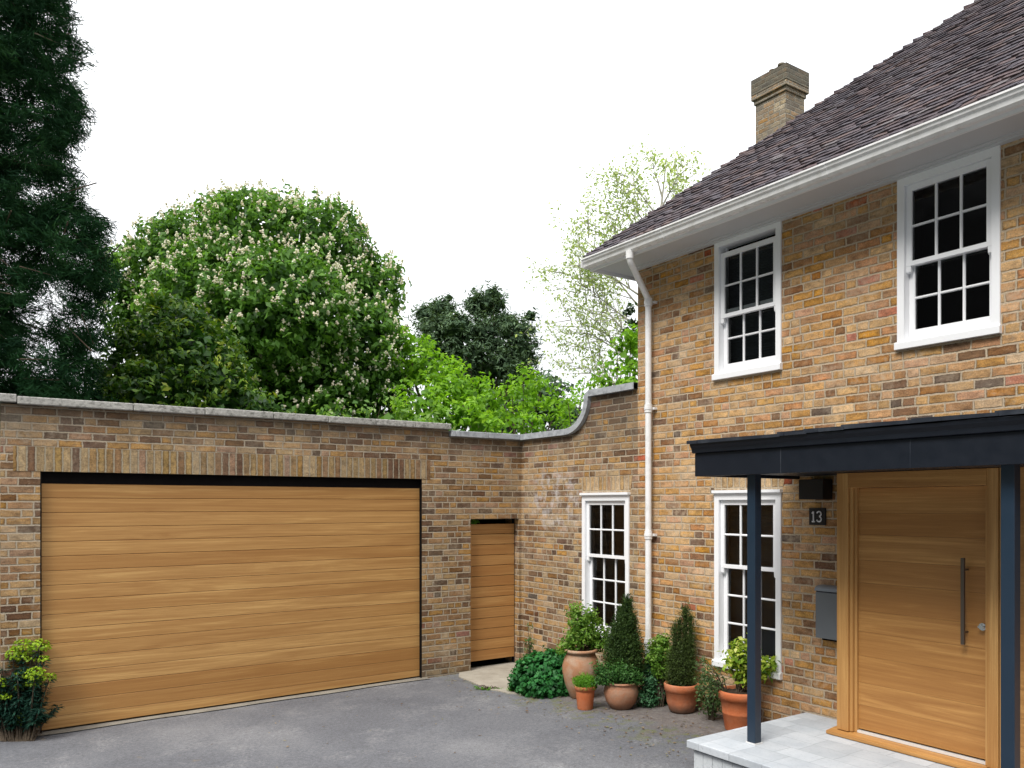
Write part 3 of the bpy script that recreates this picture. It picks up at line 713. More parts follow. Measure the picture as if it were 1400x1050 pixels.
# ---- eaves: soffit, fascia and gutter
sf = MB(); sf.box(-.43, -.001, YE-.3, YC+.27, ZS-.0, ZS+.02)
sf.box(-.001, 8.9, YC+.001, YC+.27, ZS-.0, ZS+.02)
sf.box(-.055, -.0005, YE, YC-.0, ZS-.022, ZS-.001); sf.box(-.10, -.056, YE, YC-.0, ZS-.010, ZS-.001)
sf.box(-.43, -.40, YE-.3, YC+.27, ZS-.012, ZS-.001)
sf.build('soffit', M['soffit'], house)
fa = MB(); fa.box(-.452, -.431, YE-.3, YC+.292, ZS-.03, ZS+.13); fa.box(-.43, 8.9, YC+.271, YC+.292, ZS-.03, ZS+.13)
fa.build('fascia', M['white'], house)
gu = MB(); zt = ZS+.082
prof = [(-.453, zt+.005), (-.453, zt-.075), (-.470, zt-.092), (-.510, zt-.092), (-.532, zt-.075), (-.540, zt-.045), (-.556, zt-.030), (-.562, zt-.006), (-.572, zt-.004), (-.572, zt+.010), (-.553, zt+.010), (-.548, zt-.020), (-.530, zt-.035), (-.520, zt-.065), (-.505, zt-.080), (-.470, zt-.080), (-.462, zt-.06), (-.462, zt+.005)]
gu.prism(prof, 'y', YE-.3, YC+.30)
for y in np.arange(-3.2, -14, -1.83): gu.prism([(x-.004, z-.003) for x, z in prof[2:10]]+[(x, z) for x, z in prof[2:10]][::-1], 'y', y, y+.05)
gu.prism([(YC+.293, zt+.009), (YC+.293, zt-.088), (YC+.305, zt-.088), (YC+.305, zt+.009)], 'x', -.571, -.45)
gu.build('gutter', M['gutter'], house)
# ---- downpipe
dp = MB(); yo, yp, r_ = onY(862, -.50), onY(886, -.085), .034
dp.tube([(-.51, yo, zt-.08), (-.51, yo, zt-.16)], .042, 14)
dp.tube([(-.51, yo, zt-.12), (-.508, yo, zt-.165), (-.49, yo+.003, zt-.20), (-.10, yp, 4.40), (-.082, yp, 4.365), (-.08, yp, 4.32)], r_, 14)
dp.tube([(-.08, yp, 4.36), (-.08, yp, .25)], r_, 16)
for z in (4.30, 3.15, 1.78, .62):
    dp.tube([(-.08, yp, z), (-.08, yp, z+.085)], r_+.008, 16); dp.tube([(-.08, yp, z+.028), (-.08, yp, z+.055)], r_+.013, 16)
    dp.box(-.045, -.001, yp-.055, yp+.055, z+.03, z+.055)
dp.build('downpipe', M['gutter'], house)
# ---- chimney
t = 12.6; u0 = P(1074, 200, t); cx, cy = u0.x, u0.y; sy, sx = .575, .47
zt = P(1074, 122, t).z
ch = MB(); ch.box(cx, cx+sx, cy, cy+sy, 2.5, zt)
chim = ch.build('chimney', M['chim'], house)
cc = MB(); o = .035
def ring(o, z0, z1, m=cc): m.box(cx-o, cx+sx+o, cy-o, cy+sy+o, z0, z1)
z = zt-.02
ring(.022, z, z+.07, cc); ring(.052, z+.071, z+.145, cc)
cap = MB()
ring(.055, z+.146, z+.40, cap)
V = [(cx-.055, cy-.055), (cx+sx+.055, cy-.055), (cx+sx+.055, cy+sy+.055), (cx-.055, cy+sy+.055)]
zz = z+.401
cc.build('oversailing_course', M['chim'], chim, bevel=.006)
cap.add([(x, y, zz) for x, y in V]+[(x+(cx+sx/2-x)*.5, y+(cy+sy/2-y)*.5, zz+.085) for x, y in V], [(0,1,5,4),(1,2,6,5),(2,3,7,6),(3,0,4,7),(4,5,6,7)])
cap.build('chimney_cap', M['chimcap'], chim, bevel=.012)
for k, (dx, dy) in enumerate(((.16, .20), (.2, .40))):
    cp = MB(); cp.lathe((cx+dx, cy+dy, zz+.03), [(.0, 0), (.055, 0), (.05, .08), (.06, .085), (.058, .12), (.04, .12), (.038, .05)], 12)
    cp.build('chimney_pot', M['chimcap'], chim)

# ---- porch step
SZ = .30; sl = MB(); sx0, sy1 = -1.515, -4.45
sl.box(sx0, -.002, -8.2, sy1, SZ-.06, SZ); step = sl.build('porch_step', M['step'], house, bevel=.006)
sl = MB(); sl.box(sx0+.045, -.003, -8.15, sy1-.045, -.3, SZ-.075)
y = sy1-.045
rs = MB()
while y > -8.1:
    rs.box(sx0+.035, sx0+.046, y-.094, y-.001, gz(sx0, y)-.05, SZ-.077); y -= .096
x = sx0+.05
sl.build('step_core', M['lead'], step); 
while x < -.05: rs.box(x, x+.094, sy1-.046, sy1-.034, -.05, SZ-.077); x += .096
rs.build('riser', M['riser'], step, bevel=.002)
# ---- porch roof
px0 = -1.30; py1 = onY(950, px0); py0 = -7.9
pr = MB(); pr.box(px0, px0+.045, py0, py1, 2.379, 2.565); pr.box(px0+.046, -.002, py1-.045, py1, 2.379, 2.565)
pr.box(px0+.09, px0+.20, py0, py1-.09, 2.392, 2.50)
porch = pr.build('porch_roof', M['charcoal'], house, bevel=.003)
for yj in (onY(1067.5, px0), onY(1244.5, px0)):
    j_ = MB(); j_.box(px0-.0015, px0, yj-.002, yj+.002, 2.381, 2.563); j_.build('board_joint', M['lead'], porch)
mo = MB(); mp = [(px0-.005, 2.566), (px0-.022, 2.570), (px0-.026, 2.600), (px0-.045, 2.625), (px0-.050, 2.645), (px0+.08, 2.645), (px0+.08, 2.566)]
mo.prism(mp, 'y', py0, py1+.012); mo.box(px0+.081, -.004, py1-.05, py1+.022, 2.567, 2.644)
mo.build('moulding', M['charcoal'], porch)
so = MB(); so.box(px0+.046, -.003, py0, py1-.046, 2.405, 2.42); so.build('porch_ceiling', M['charcoal'], porch)
# lead sheets lapping towards the far end
cuts = [py1+.028, onY(1062.5, -1.36), onY(1099, -1.36), onY(1150,-1.36), onY(1246, -1.36), onY(1360, -1.36), -7.2, py0-.03]
ld = MB()
for i, (b, a) in enumerate(zip(cuts[:-1], cuts[1:])):
    n = 8; zb = 2.648+.005*min(i, 3)
    for k in range(n):
        ya = a+(b-a)*k/n-(.02 if k == 0 else 0); yb = a+(b-a)*(k+1)/n
        w1 = random.uniform(-.003, .003); tt = .012+.010*(k/n)+w1*.5
        f0 = px0-.062+w1
        ld.prism([(f0, zb-.008), (f0-.002, zb+tt), (-.03, zb+tt+.13), (-.03, zb+.12), (f0+.02, zb+.0)], 'y', ya, yb+.0005)
ld.build('lead_sheet', M['lead'], porch)
fl = MB(); fl.box(-.012, -.002, py0, py1+.03, 2.74, 2.82); fl.build('flashing', M['lead'], porch)
for pxl in (1032.2, 1387):
    t_ = (-1.187-CX)/(FW[0]+(pxl-700)/FP*RT[0]); yn = CY+t_*(FW[1]+(pxl-700)/FP*RT[1])
    po = MB(); po.box(-1.187, -1.112, yn, yn+.077, SZ-.001, 2.404)
    pp = po.build('porch_post', M['post'], house, bevel=.004)
    pl = MB(); pl.box(-1.194, -1.105, yn-.007, yn+.084, SZ+.0005, SZ+.012); pl.build('base_plate', M['alu' if pxl < 1200 else 'post'], pp)

# ---- oak door bay
FX = -.40; yL, yR = onY(1144, FX), onY(1364.5, FX); DZ = 2.402
ob = MB()
ob.box(FX, -.001, yL-.10, yL, SZ+.045, DZ, .3)
ob.box(FX+.022, -.002, yL-.125, yL-.101, SZ+.045, DZ, .7); ob.box(FX+.045, -.002, yL-.150, yL-.126, SZ+.045, DZ, .1)
ob.box(FX, -.002, yR, yR+.075, SZ+.045, DZ, .55)
ob.box(FX+.03, -.003, yR+.076, yR+.098, SZ+.045, DZ, .2)
door = None
frame = ob
lf = MB(); ly0, ly1 = yR+.099, yL-.151; nb = 10; zz0, zz1 = SZ+.075, DZ-.12; hb = (zz1-zz0)/nb
hs = [1, .92, 1.12, 1.0, .88, 1.15, .95, 1.05, .9, 1.03]; tot = sum(hs); z = zz0
for k in range(nb):
    h_ = hs[k]/tot*(zz1-zz0); lf.box(FX+.065, FX+.11, ly0, ly1, z, z+h_-.0012, .3+.5*random.random()); z += h_
door = lf.build('front_door', M['oaky'], house)
frame.build('door_frame', M['oakz'], door, bevel=.003)
tr_ = MB(); tr_.box(FX+.0, -.003, yR+.0755, yL-.1005, DZ-.118, DZ, .4)
tr_.build('door_head', M['oaky'], door, bevel=.003)
dk = MB(); dk.box(FX+.115, -.003, yR+.08, yL-.13, SZ+.01, DZ-.13); dk.build('door_core', M['dark'], door)
sil = MB(); sil.prism([(FX-.062, SZ+.006), (FX-.062, SZ+.030), (FX+.06, SZ+.044), (-.002, SZ+.044), (-.002, SZ+.006)], 'y', yR-.06, yL+.055, .35)
sil.build('door_sill', M['oaky'], door, bevel=.002)
sl_ = MB(); sl_.box(FX+.045, FX+.1, ly0, ly1, SZ+.0445, SZ+.062); sl_.build('weather_bar', M['alu'], door)
hd = MB(); hy = onY(1316.5, FX); hd.box(FX-.012, FX+.012, hy-.012, hy+.012, 1.165, 1.775)
for z in (1.25, 1.69): hd.tube([(FX, hy, z), (FX+.066, hy, z)], .008, 10)
hd.build('handle', M['steel'], door, bevel=.003)
lk = MB(); ly_ = onY(1344, FX+.05); lk.tube([(FX+.064, ly_, 1.30), (FX+.040, ly_, 1.30)], .026, 20); lk.tube([(FX+.041, ly_, 1.30), (FX+.018, ly_, 1.30)], .016, 16)
lk.box(FX+.016, FX+.02, ly_-.02, ly_+.02, 1.293, 1.307); lk.build('lock', M['chrome'], door)
# oak side panel beyond the second post
sp = MB(); y2 = yR-.005
sp.box(FX+.012, -.002, y2-.012, y2, SZ+.046, DZ, .9)
pn = sp.build('oak_trim', M['oakz'], house)
sp = MB(); z = SZ+.046
while z < DZ-.01: sp.box(FX+.03, -.003, -7.75, y2-.013, z, min(z+.187, DZ), random.random()); z += .189
sp.build('oak_side_panel', M['oaky'], house)

# ================================================================== things fixed to the house wall
lp = empty('wall_light', (0, onY(1112, -.1), 2.22)); tag(lp, 'black box wall light under the porch roof beside the oak door', 'wall light')
m = MB(); yA, yB = onY(1122, -.16)-.02, onY(1092, -.16); m.box(-.16, -.02, yA, yB, 2.195, 2.37); m.build('housing', M['black'], lp, bevel=.003)
m = MB(); m.box(-.019, -.001, yA+.02, yB-.02, 2.215, 2.35); m.build('back_plate', M['black'], lp)
nm = empty('house_number_plaque', (0, onY(1116), 2.05)); tag(nm, 'square black house number plaque with silver digits 13 below the porch wall light', 'number plaque')
ya, yb = onY(1128, -.02), onY(1105.5, -.02); zc = (P(1116, 695, 7.2).z+P(1116, 717, 7.2).z)/2; hh = .075
m = MB(); m.box(-.016, -.001, ya, yb, zc-hh, zc+hh); m.build('plaque', M['black'], nm, bevel=.004)
def digit(segs, y0):          # polylines in (u, v), u to the right as seen, one mesh per digit
    d = MB()
    for seg in segs:
        for (u1, v1), (u2, v2) in zip(seg[:-1], seg[1:]):
            d.tube([(-.0185, y0-u1, zc+v1), (-.0185, y0-u2, zc+v2)], .0062, 8)
    return d
ym = (ya+yb)/2
digit([[(-.012, .027), (.002, .045), (.002, -.045)], [(-.012, -.045), (.016, -.045)]], ym+.036).build('digit', M['flash'], nm)
arc = lambda cx_, cz_, r1, a0, a1, n=9: [(cx_+r1*math.cos(R(a0+(a1-a0)*i/n)), cz_+r1*1.0*math.sin(R(a0+(a1-a0)*i/n))) for i in range(n+1)]
digit([arc(0, .0235, .0215, 165, -80), arc(0, -.0225, .0225, 80, -165)], ym-.022).build('digit', M['flash'], nm)

lb = empty('letterbox', (0, onY(1130), 1.2)); tag(lb, 'grey metal letterbox with curved lid on the brick beside the oak door frame', 'letterbox')
yb = onY(1114.5, -.115); ya = yb-.36; z1 = P(1125, 801, 6.95).z; z0 = P(1125, 873, 6.95).z
m = MB(); m.box(-.113, -.002, ya, yb, z0, z1-.055); m.build('box', M['box'], lb, bevel=.006)
m = MB(); prof = [(-.002, z1-.053)]+[(-.125+.02*math.cos(0), z1-.062)]
prof = [(-.002, z1), (-.06, z1), (-.095, z1-.008), (-.115, z1-.022), (-.124, z1-.045), (-.118, z1-.0475), (-.095, z1-.030), (-.06, z1-.0215), (-.002, z1-.02)]
m.prism(prof, 'y', ya-.004, yb+.004); m.build('lid', M['box'], lb)
m = MB(); m.box(-.109, -.003, ya+.006, yb-.006, z1-.054, z1-.046); m.build('slot', M['dark'], lb)
m = MB(); m.box(-.09, -.004, ya+.03, yb-.05, z0-.016, z0-.001); m.build('newspaper_holder', M['dark'], lb)

# ================================================================== vegetation
def unit(v): return v/np.maximum(np.linalg.norm(v, axis=1, keepdims=True), 1e-9)
def leaves(C_, Nrm, size, aspect=.5, fold=.25, jitter=.8, droop=0.0, tone=None, pinch=.5, tang=None):
    """C_ (n,3) centres, Nrm (n,3) preferred normals -> folded 6-vertex leaves (two quads)"""
    n = len(C_); nr = unit(Nrm+rng.normal(0, jitter, (n, 3)))
    d = rng.normal(0, 1, (n, 3)) if tang is None else tang+rng.normal(0, .35, (n, 3))
    if droop: d[:, 2] -= droop
    d = unit(d-nr*np.sum(d*nr, 1, keepdims=True)); s_ = np.cross(nr, d)
    L_ = (size*rng.uniform(.65, 1.25, n))[:, None]; W_ = L_*aspect/2
    a = C_-d*L_*.5; b = C_+d*L_*.5; m1 = C_+d*L_*.0
    up_ = nr*W_*fold*2
    l1 = m1+s_*W_+up_; r1 = m1-s_*W_+up_
    V = np.stack([a, l1, b, r1], 1).reshape(-1, 3)
    F = (np.arange(n)[:, None]*4+np.array([0, 1, 2, 3])[None, :])
    t = rng.uniform(0, 1, n) if tone is None else tone
    return V, F, np.repeat(np.clip(t, 0, 1), 4)
class LB:
    def __init__(s): s.V = []; s.F = []; s.T = []; s.n = 0
    def add(s, VFT):
        V, F, T = VFT; s.V.append(V); s.F.append(F+s.n); s.T.append(T); s.n += len(V)
    def build(s, name, mat, parent): return np_mesh(name, np.concatenate(s.V), np.concatenate(s.F), np.concatenate(s.T), mat, parent)
def lobe_pts(c, r, n, shell=.25, squash=(1, 1, 1)):
    d = unit(rng.normal(0, 1, (n, 3))); rr = 1-np.abs(rng.normal(0, shell, n)); rr = np.clip(rr, .1, 1.05)
    return np.array(c)[None, :]+d*rr[:, None]*r*np.array(squash)[None, :], d
def wsize(px, t): return px*t/FP
def limb_tubes(mb, base, tips, r0, rnd=.3, split=.35):
    base = Vector(base); top = Vector((sum(t[0] for t in tips)/len(tips), sum(t[1] for t in tips)/len(tips), sum(t[2] for t in tips)/len(tips)))
    fork = base.lerp(top, split); fork.x = base.x*.7+fork.x*.3; fork.y = base.y*.7+fork.y*.3
    mb.tube([base, base.lerp(fork, .5)+Vector((random.uniform(-1,1)*r0*.3, 0, 0)), fork], [r0*1.25, r0, r0*.85], 10)
    for t in tips:
        t = Vector(t); m1 = fork.lerp(t, .35)+Vector((random.uniform(-rnd, rnd), random.uniform(-rnd, rnd), rnd*.6)); m2 = fork.lerp(t, .7)+Vector((random.uniform(-rnd, rnd)*.6, random.uniform(-rnd, rnd)*.6, rnd*.3))
        mb.tube([fork, m1, m2, t], [r0*.55, r0*.36, r0*.2, r0*.05], 7)
def broadleaf(name, label, cat, lobes, t, mat, leaf, per_m2, cl=.45, cln=16, group=None, bark='bark', base_px=None, up=.5, aspect=.55, tone_f=None, inner=.25, zmin=.2, trunk_r=.25, shell=.10, flowers=None, gap=.0, jitter=.7, droop=.0):
    """lobes: (px, py, r_px, depth offset m [, squash z])"""
    cs = []
    for l in lobes:
        tt = t+l[3]; c = P(l[0], l[1], tt); cs.append((np.array(c), wsize(l[2], tt), l[4] if len(l) > 4 else 1.0))
    bx = base_px if base_px is not None else sum(l[0] for l in lobes)/len(lobes)
    b = P(bx, 0, t); root = empty(name, (b.x, b.y, -.02)); tag(root, label, cat, group)
    tk = MB(); tips = [tuple(c+np.array([0, 0, r*.3])) for c, r, q in cs]
    limb_tubes(tk, (b.x, b.y, -.05), tips, trunk_r); tk.build('trunk', M[bark], root)
    lb = LB(); flp = []
    for c, r, q in cs:
        nc = max(6, int(4*math.pi*r*r*per_m2/cln))
        pts, d = lobe_pts(c, r, nc, shell, (1, 1, q))
        keep = np.ones(nc, bool)
        for c2, r2, q2 in cs:
            if c2 is c: continue
            e = (pts-c2[None, :])/np.array([1, 1, q2]); keep &= np.linalg.norm(e, axis=1) > r2*.80
        keep &= pts[:, 2] > zmin
        if gap: keep &= rng.uniform(0, 1, nc) > gap
        # not the far side (hidden from anywhere near the drive)
        toc = np.array([CX, CY, H])-c; toc /= np.linalg.norm(toc); keep &= (d@toc) > -.55
        pts = pts[keep]; d = d[keep]
        pts = pts+d*rng.uniform(-.25, .22, len(pts))[:, None]*cl*2
        tb = rng.normal(0, .13, len(pts))
        k = cln; cp_ = np.repeat(pts, k, 0); dd = np.repeat(d, k, 0)
        off = rng.normal(0, 1, (len(cp_), 3)); off = unit(off)*(rng.uniform(0, 1, len(cp_))**.5)[:, None]*cl
        off[:, 2] *= .6
        pos = cp_+off; nrm = dd*.6+off/cl*.5+np.array([0, 0, up])
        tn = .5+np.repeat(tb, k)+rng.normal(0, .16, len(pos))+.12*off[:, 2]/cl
        lb.add(leaves(pos, nrm, leaf, aspect, .3, jitter, tone=tn, droop=droop))
        if flowers: flp.append((pts, d))
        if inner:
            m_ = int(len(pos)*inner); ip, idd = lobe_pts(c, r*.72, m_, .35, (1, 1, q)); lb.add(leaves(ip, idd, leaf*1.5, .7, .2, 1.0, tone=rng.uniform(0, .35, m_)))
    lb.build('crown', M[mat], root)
    if flowers:
        fl = MB()
        pts = np.concatenate([a for a, _ in flp]); dd = np.concatenate([a for _, a in flp])
        sel = np.where((dd[:, 2] > -.45))[0]; sel = rng.choice(sel, min(flowers, len(sel)), replace=False)
        for i in sel:
            p_ = Vector(pts[i])+Vector(dd[i])*.20+Vector((0, 0, .06)); ax = (Vector(dd[i])*.35+Vector((random.uniform(-.15, .15), random.uniform(-.15, .15), 1))).normalized()
            hgt = random.uniform(.10, .19); tn = random.random()
            for k in range(7):      # a loose cone of small florets
                q0 = random.random(); c0 = p_+ax*hgt*q0+Vector((random.gauss(0, 1), random.gauss(0, 1), 0))*.040*(1.1-q0); r0 = random.uniform(.026, .044)
                e1 = Vector((random.gauss(0, 1), random.gauss(0, 1), random.gauss(0, 1))).normalized(); e2 = e1.cross(Vector((random.gauss(0, 1), random.gauss(0, 1), random.gauss(0, 1)))).normalized(); e3 = e1.cross(e2)
                fl.add([c0+e1*r0, c0+e2*r0, c0-e1*r0, c0-e2*r0, c0+e3*r0, c0-e3*r0], [(0,1,4),(1,2,4),(2,3,4),(3,0,4),(1,0,5),(2,1,5),(3,2,5),(0,3,5)], tn)
        tag(fl.build('blossom', M['candle'], root), kind='stuff')
    return root
M['lf_chestnut'] = leaf_mat('chestnut_leaf', [(.030,.082,.016), (.066,.162,.026), (.12,.26,.044), (.19,.36,.070)], .36)
M['candle'] = leaf_mat('chestnut_candle', [(.72,.69,.56), (.84,.82,.72), (.76,.68,.58)], .2, .8)
M['lf_lime'] = leaf_mat('fresh_leaf', [(.07,.17,.012), (.13,.29,.018), (.21,.41,.028), (.31,.52,.05)], .42)
M['lf_lime2'] = leaf_mat('fresh_leaf_dim', [(.03,.09,.012), (.06,.165,.018), (.11,.26,.025), (.20,.38,.05)], .38)
M['lf_laurel'] = leaf_mat('laurel_leaf', [(.014,.050,.008), (.032,.095,.014), (.065,.150,.020), (.14,.25,.022), (.32,.38,.04)], .25, .42, .3)
M['lf_pine'] = leaf_mat('pine_needle', [(.050,.085,.052), (.085,.140,.080), (.125,.195,.11), (.17,.25,.135)], .15, .8, .1)
M['lf_cedar'] = leaf_mat('cypress_needle', [(.006,.024,.011), (.010,.038,.015), (.019,.060,.021), (.034,.095,.030)], .12, .8, .06)
M['lf_birch'] = leaf_mat('pale_leaf', [(.22,.31,.10), (.32,.41,.18), (.42,.51,.28), (.56,.62,.42)], .5)
M['lf_ivy'] = leaf_mat('ivy_leaf', [(.012,.03,.008), (.025,.06,.013), (.05,.11,.02)], .2, .35, .5)
M['lf_blossom'] = leaf_mat('shrub_tip_leaf', [(.05,.13,.02), (.11,.23,.035), (.22,.36,.09), (.36,.46,.20)], .35)

# far trees first
broadleaf('scots_pine', 'dark blue-green pine standing in the gap between the flowering chestnut and the house', 'tree',
  [(600,452,30,0,.7),(585,432,22,1,.7),(626,446,27,-1,.7),(606,424,20,0,.7),(612,412,12,0),(658,456,34,0,.8),(655,418,26,0,.8),(676,414,20,1,.9),(674,402,11,0),(690,440,22,1,.7),(702,455,30,0,.8),(712,478,28,0),(640,480,45,0),(690,495,36,0),(600,480,34,0),(726,432,9,0,.6),(720,448,14,0,.6),(731,470,7,0,.6),(726,490,10,0,.6),(705,516,36,2),(650,515,44,2)],
  46, 'lf_pine', .30, 60, cl=.42, cln=12, aspect=.28, trunk_r=.4, up=.9, shell=.2, inner=.4, jitter=.9, zmin=3)
broadleaf('lime_tree', 'fresh yellow-green tree just right of the flowering chestnut and left of the dark pine', 'tree',
  [(558,470,22,0),(572,500,34,0),(600,520,36,0),(625,545,40,-2),(575,560,40,-3),(548,520,26,1),(640,575,34,-3),(590,592,34,-3),(664,560,26,-2),(655,540,22,0)],
  27, 'lf_lime', .20, 80, cl=.34, cln=14, trunk_r=.22, zmin=2.0, shell=.16, gap=.06)
broadleaf('field_maple', 'bright green small tree with bare forked stem low in front of the pine', 'tree',
  [(715,520,24,0),(700,545,26,0),(740,540,24,0),(765,560,22,1),(700,580,26,-1),(735,582,22,-1),(690,560,20,0),(672,588,18,-1),(722,535,30,2)],
  21, 'lf_lime', .15, 95, cl=.26, cln=12, trunk_r=.14, zmin=2.2, shell=.22, gap=.18, base_px=716, inner=.1)
broadleaf('dark_yew', 'dark dense conifer low behind the small bright green trees', 'tree',
  [(745,545,34,0),(720,560,30,0),(770,575,26,0),(690,580,26,0)], 30, 'lf_pine', .25, 60, cl=.3, cln=12, trunk_r=.2, zmin=1.5, inner=.4)
broadleaf('green_sapling', 'light green leafy sapling behind the swept-up end of the wall', 'tree',
  [(800,560,24,.5),(820,550,22,.5),(830,570,20,.5),(775,545,20,0),(790,560,22,0),(765,580,18,0),(800,520,16,1),(785,585,22,-1),(815,540,18,1)], 19, 'lf_lime', .13, 70, cl=.28, cln=10, trunk_r=.08, zmin=2.2, shell=.28, gap=.35, inner=.0)
broadleaf('hazel_bush', 'vivid green bush against the corner of the house above the swept-up coping', 'bush',
  [(845,480,12,0),(862,465,18,0),(835,500,14,0),(862,490,30,0),(848,512,26,0),(872,470,26,.5),(838,530,20,0),(880,520,30,0),(858,540,30,-.3),(826,520,12,0)], 17, 'lf_lime', .13, 130, cl=.22, cln=12, trunk_r=.08, zmin=2.0, shell=.16, gap=.03)
# flowering horse chestnut
broadleaf('horse_chestnut', 'large rounded horse chestnut covered in white flower candles, above the garage wall', 'tree',
  [(345,345,78,0),(250,365,66,1),(430,350,74,1),(205,385,52,2),(485,410,60,1),(510,385,36,2),(470,480,78,0),(390,430,90,-2),(300,430,95,-1),(500,540,52,0),(420,550,80,-1),(340,300,34,1),(390,298,30,1),(440,312,30,1.5),(298,305,32,1),(240,320,26,1.5),(215,340,22,2),(170,355,18,2),(190,420,45,2),(525,460,24,1.5),(520,500,30,1),(525,395,14,1),(365,286,15,1),(310,285,15,1),(150,372,9,1.5),(230,303,9,1.5),(485,340,18,1.5),(535,375,8,1.5),(532,425,11,1.5),(508,365,16,1.5),(300,520,60,-1),(538,540,18,0),(535,580,25,0)],
  27, 'lf_chestnut', .23, 105, cl=.36, cln=13, trunk_r=.5, up=.35, aspect=.5, zmin=1.5, flowers=2600, shell=.06, inner=.35, base_px=350, droop=.5)
# glossy laurel in front of the chestnut
broadleaf('laurel_bush', 'dark glossy evergreen bush with yellow new tips in front of the chestnut', 'bush',
  [(230,470,60,0),(190,500,50,0),(270,495,60,-.5),(225,430,26,0),(150,520,34,0),(300,540,56,-.5),(170,465,26,0),(215,545,60,-1),(340,560,34,-.5),(265,445,28,0),(370,568,22,-.5),(150,560,40,-.5),(310,490,26,0)],
  15.5, 'lf_laurel', .14, 210, cl=.22, cln=12, trunk_r=.12, aspect=.42, zmin=1.5, shell=.13, inner=.35, up=.4)
broadleaf('flowering_shrub', 'pale-tipped light green shrub poking over the garage wall below the chestnut', 'bush',
  [(450,588,34,0),(500,578,30,0),(540,585,32,0),(575,595,28,0),(480,560,16,0),(520,560,14,0),(610,590,24,0),(425,595,24,0),(596,578,12,0)],
  15, 'lf_blossom', .13, 110, cl=.24, cln=12, trunk_r=.06, aspect=.4, zmin=2.0, shell=.25, gap=.2, inner=.1, up=.3)

# ---- feathery dark conifer at the left
def cypress():
    t0 = 13.2; b = P(-75, 0, t0+.6); root = empty('cypress_tree', (b.x, b.y, -.02)); tag(root, 'tall dark feathery conifer with drooping sprays at the far left behind the wall', 'tree')
    tk = MB(); tk.tube([(b.x, b.y, -.1), (b.x+.1, b.y, 4), (b.x, b.y+.1, 9), (b.x, b.y, 15)], [.34, .27, .18, .05], 12)
    cen = []   # clump centres: (px, py, r px)
    def inhole(x, y):
        return ((x-55)/34)**2+((y-262)/20)**2 < 1 or ((x-60)/30)**2+((y-425)/38)**2 < 1 or ((x-12)/16)**2+((y-130)/13)**2 < 1 or ((x-42)/18)**2+((y-470)/35)**2 < 1 or ((x-2)/10)**2+((y-510)/16)**2 < 1 or ((x-86)/14)**2+((y-395)/22)**2 < 1
    edge = [(-60,100),(0,97),(30,100),(60,112),(85,118),(105,100),(120,108),(150,122),(180,120),(200,100),(225,92),(245,118),(262,108),(280,110),(300,150),(330,140),(350,145),(380,160),(410,158),(440,148),(480,140),(520,128),(560,125),(620,125)]
    ex, ey = [e[0] for e in edge], [e[1] for e in edge]
    lb = LB(); PT_, DD, TN = [], [], []
    n = 0
    while n < 4000:
        y = random.uniform(-120, 600); xe = float(np.interp(y, ex, ey)); x = random.uniform(-190, xe-8)
        if inhole(x, y) and random.random() < .80: continue
        edge_d = xe-x; tt = t0+random.uniform(-1.2, 1.6)*min(1, .3+edge_d/90)
        c = np.array(P(x, y, tt)); out_ = np.array([RT[0], RT[1], 0])*random.uniform(.1, 1.0)+np.array([random.uniform(-.5, .5), random.uniform(-.5, .5), random.uniform(-.5, .35)])
        if random.random() < .3: out_ = np.array([random.uniform(-1, 1), random.uniform(-1, 1), random.uniform(-.6, .2)])
        out_ /= np.linalg.norm(out_); k = 84
        s_ = rng.uniform(-.22, .26, k); pos = c[None, :]+out_[None, :]*s_[:, None]+rng.normal(0, .055, (k, 3))
        tn = .40+random.gauss(0, .2)+rng.normal(0, .12, k)
        PT_.append(pos); DD.append(np.repeat((out_*.9+np.array([0, 0, -.35]))[None, :], k, 0)); TN.append(tn); n += 1
        if random.random() < .10: tk.tube([tuple(c-out_*.5+np.array([0, 0, .05])), tuple(c), tuple(c+out_*.1)], [.012, .007, .002], 5)
    PT_ = np.concatenate(PT_); DD = np.concatenate(DD); TN = np.concatenate(TN)
    V, F, T = leaves(PT_, rng.normal(0, 1, PT_.shape), .15, .095, .2, .5, tone=TN, tang=DD); lb.add((V, F, T))
    # boughs through the gaps
    for k in range(46):
        z = random.uniform(2.6, 11); a = math.atan2(RT[1], RT[0])+random.uniform(-1.2, 1.2); L_ = random.uniform(1.0, 1.9)
        p0 = Vector((b.x, b.y, z)); d = Vector((math.cos(a), math.sin(a), .1))
        tk.tube([p0, p0+d*L_*.5+Vector((0, 0, .12)), p0+d*L_+Vector((0, 0, -.15))], [.035, .022, .008], 6)
    tk.build('trunk', M['bark'], root); lb.build('crown', M['lf_cedar'], root)
cypress()
broadleaf('holly_bush', 'dark low bush filling the space under the tall conifer behind the wall', 'bush',
  [(20,560,40,0),(70,555,40,0),(110,550,36,0),(-30,560,40,0),(-80,560,60,0)], 13.8, 'lf_cedar', .10, 110, cl=.2, cln=12, trunk_r=.08, zmin=1.5, inner=.4)
# dark hedge beyond the left end of the wall
broadleaf('hedge', 'dark hedge just beyond the left end of the garage wall', 'hedge',
  [(-40,700,45,0),(-42,800,45,0),(-40,900,45,0),(-60,620,50,0)], 7.75, 'lf_cedar', .08, 150, cl=.12, cln=12, trunk_r=.05, zmin=0, inner=.4)

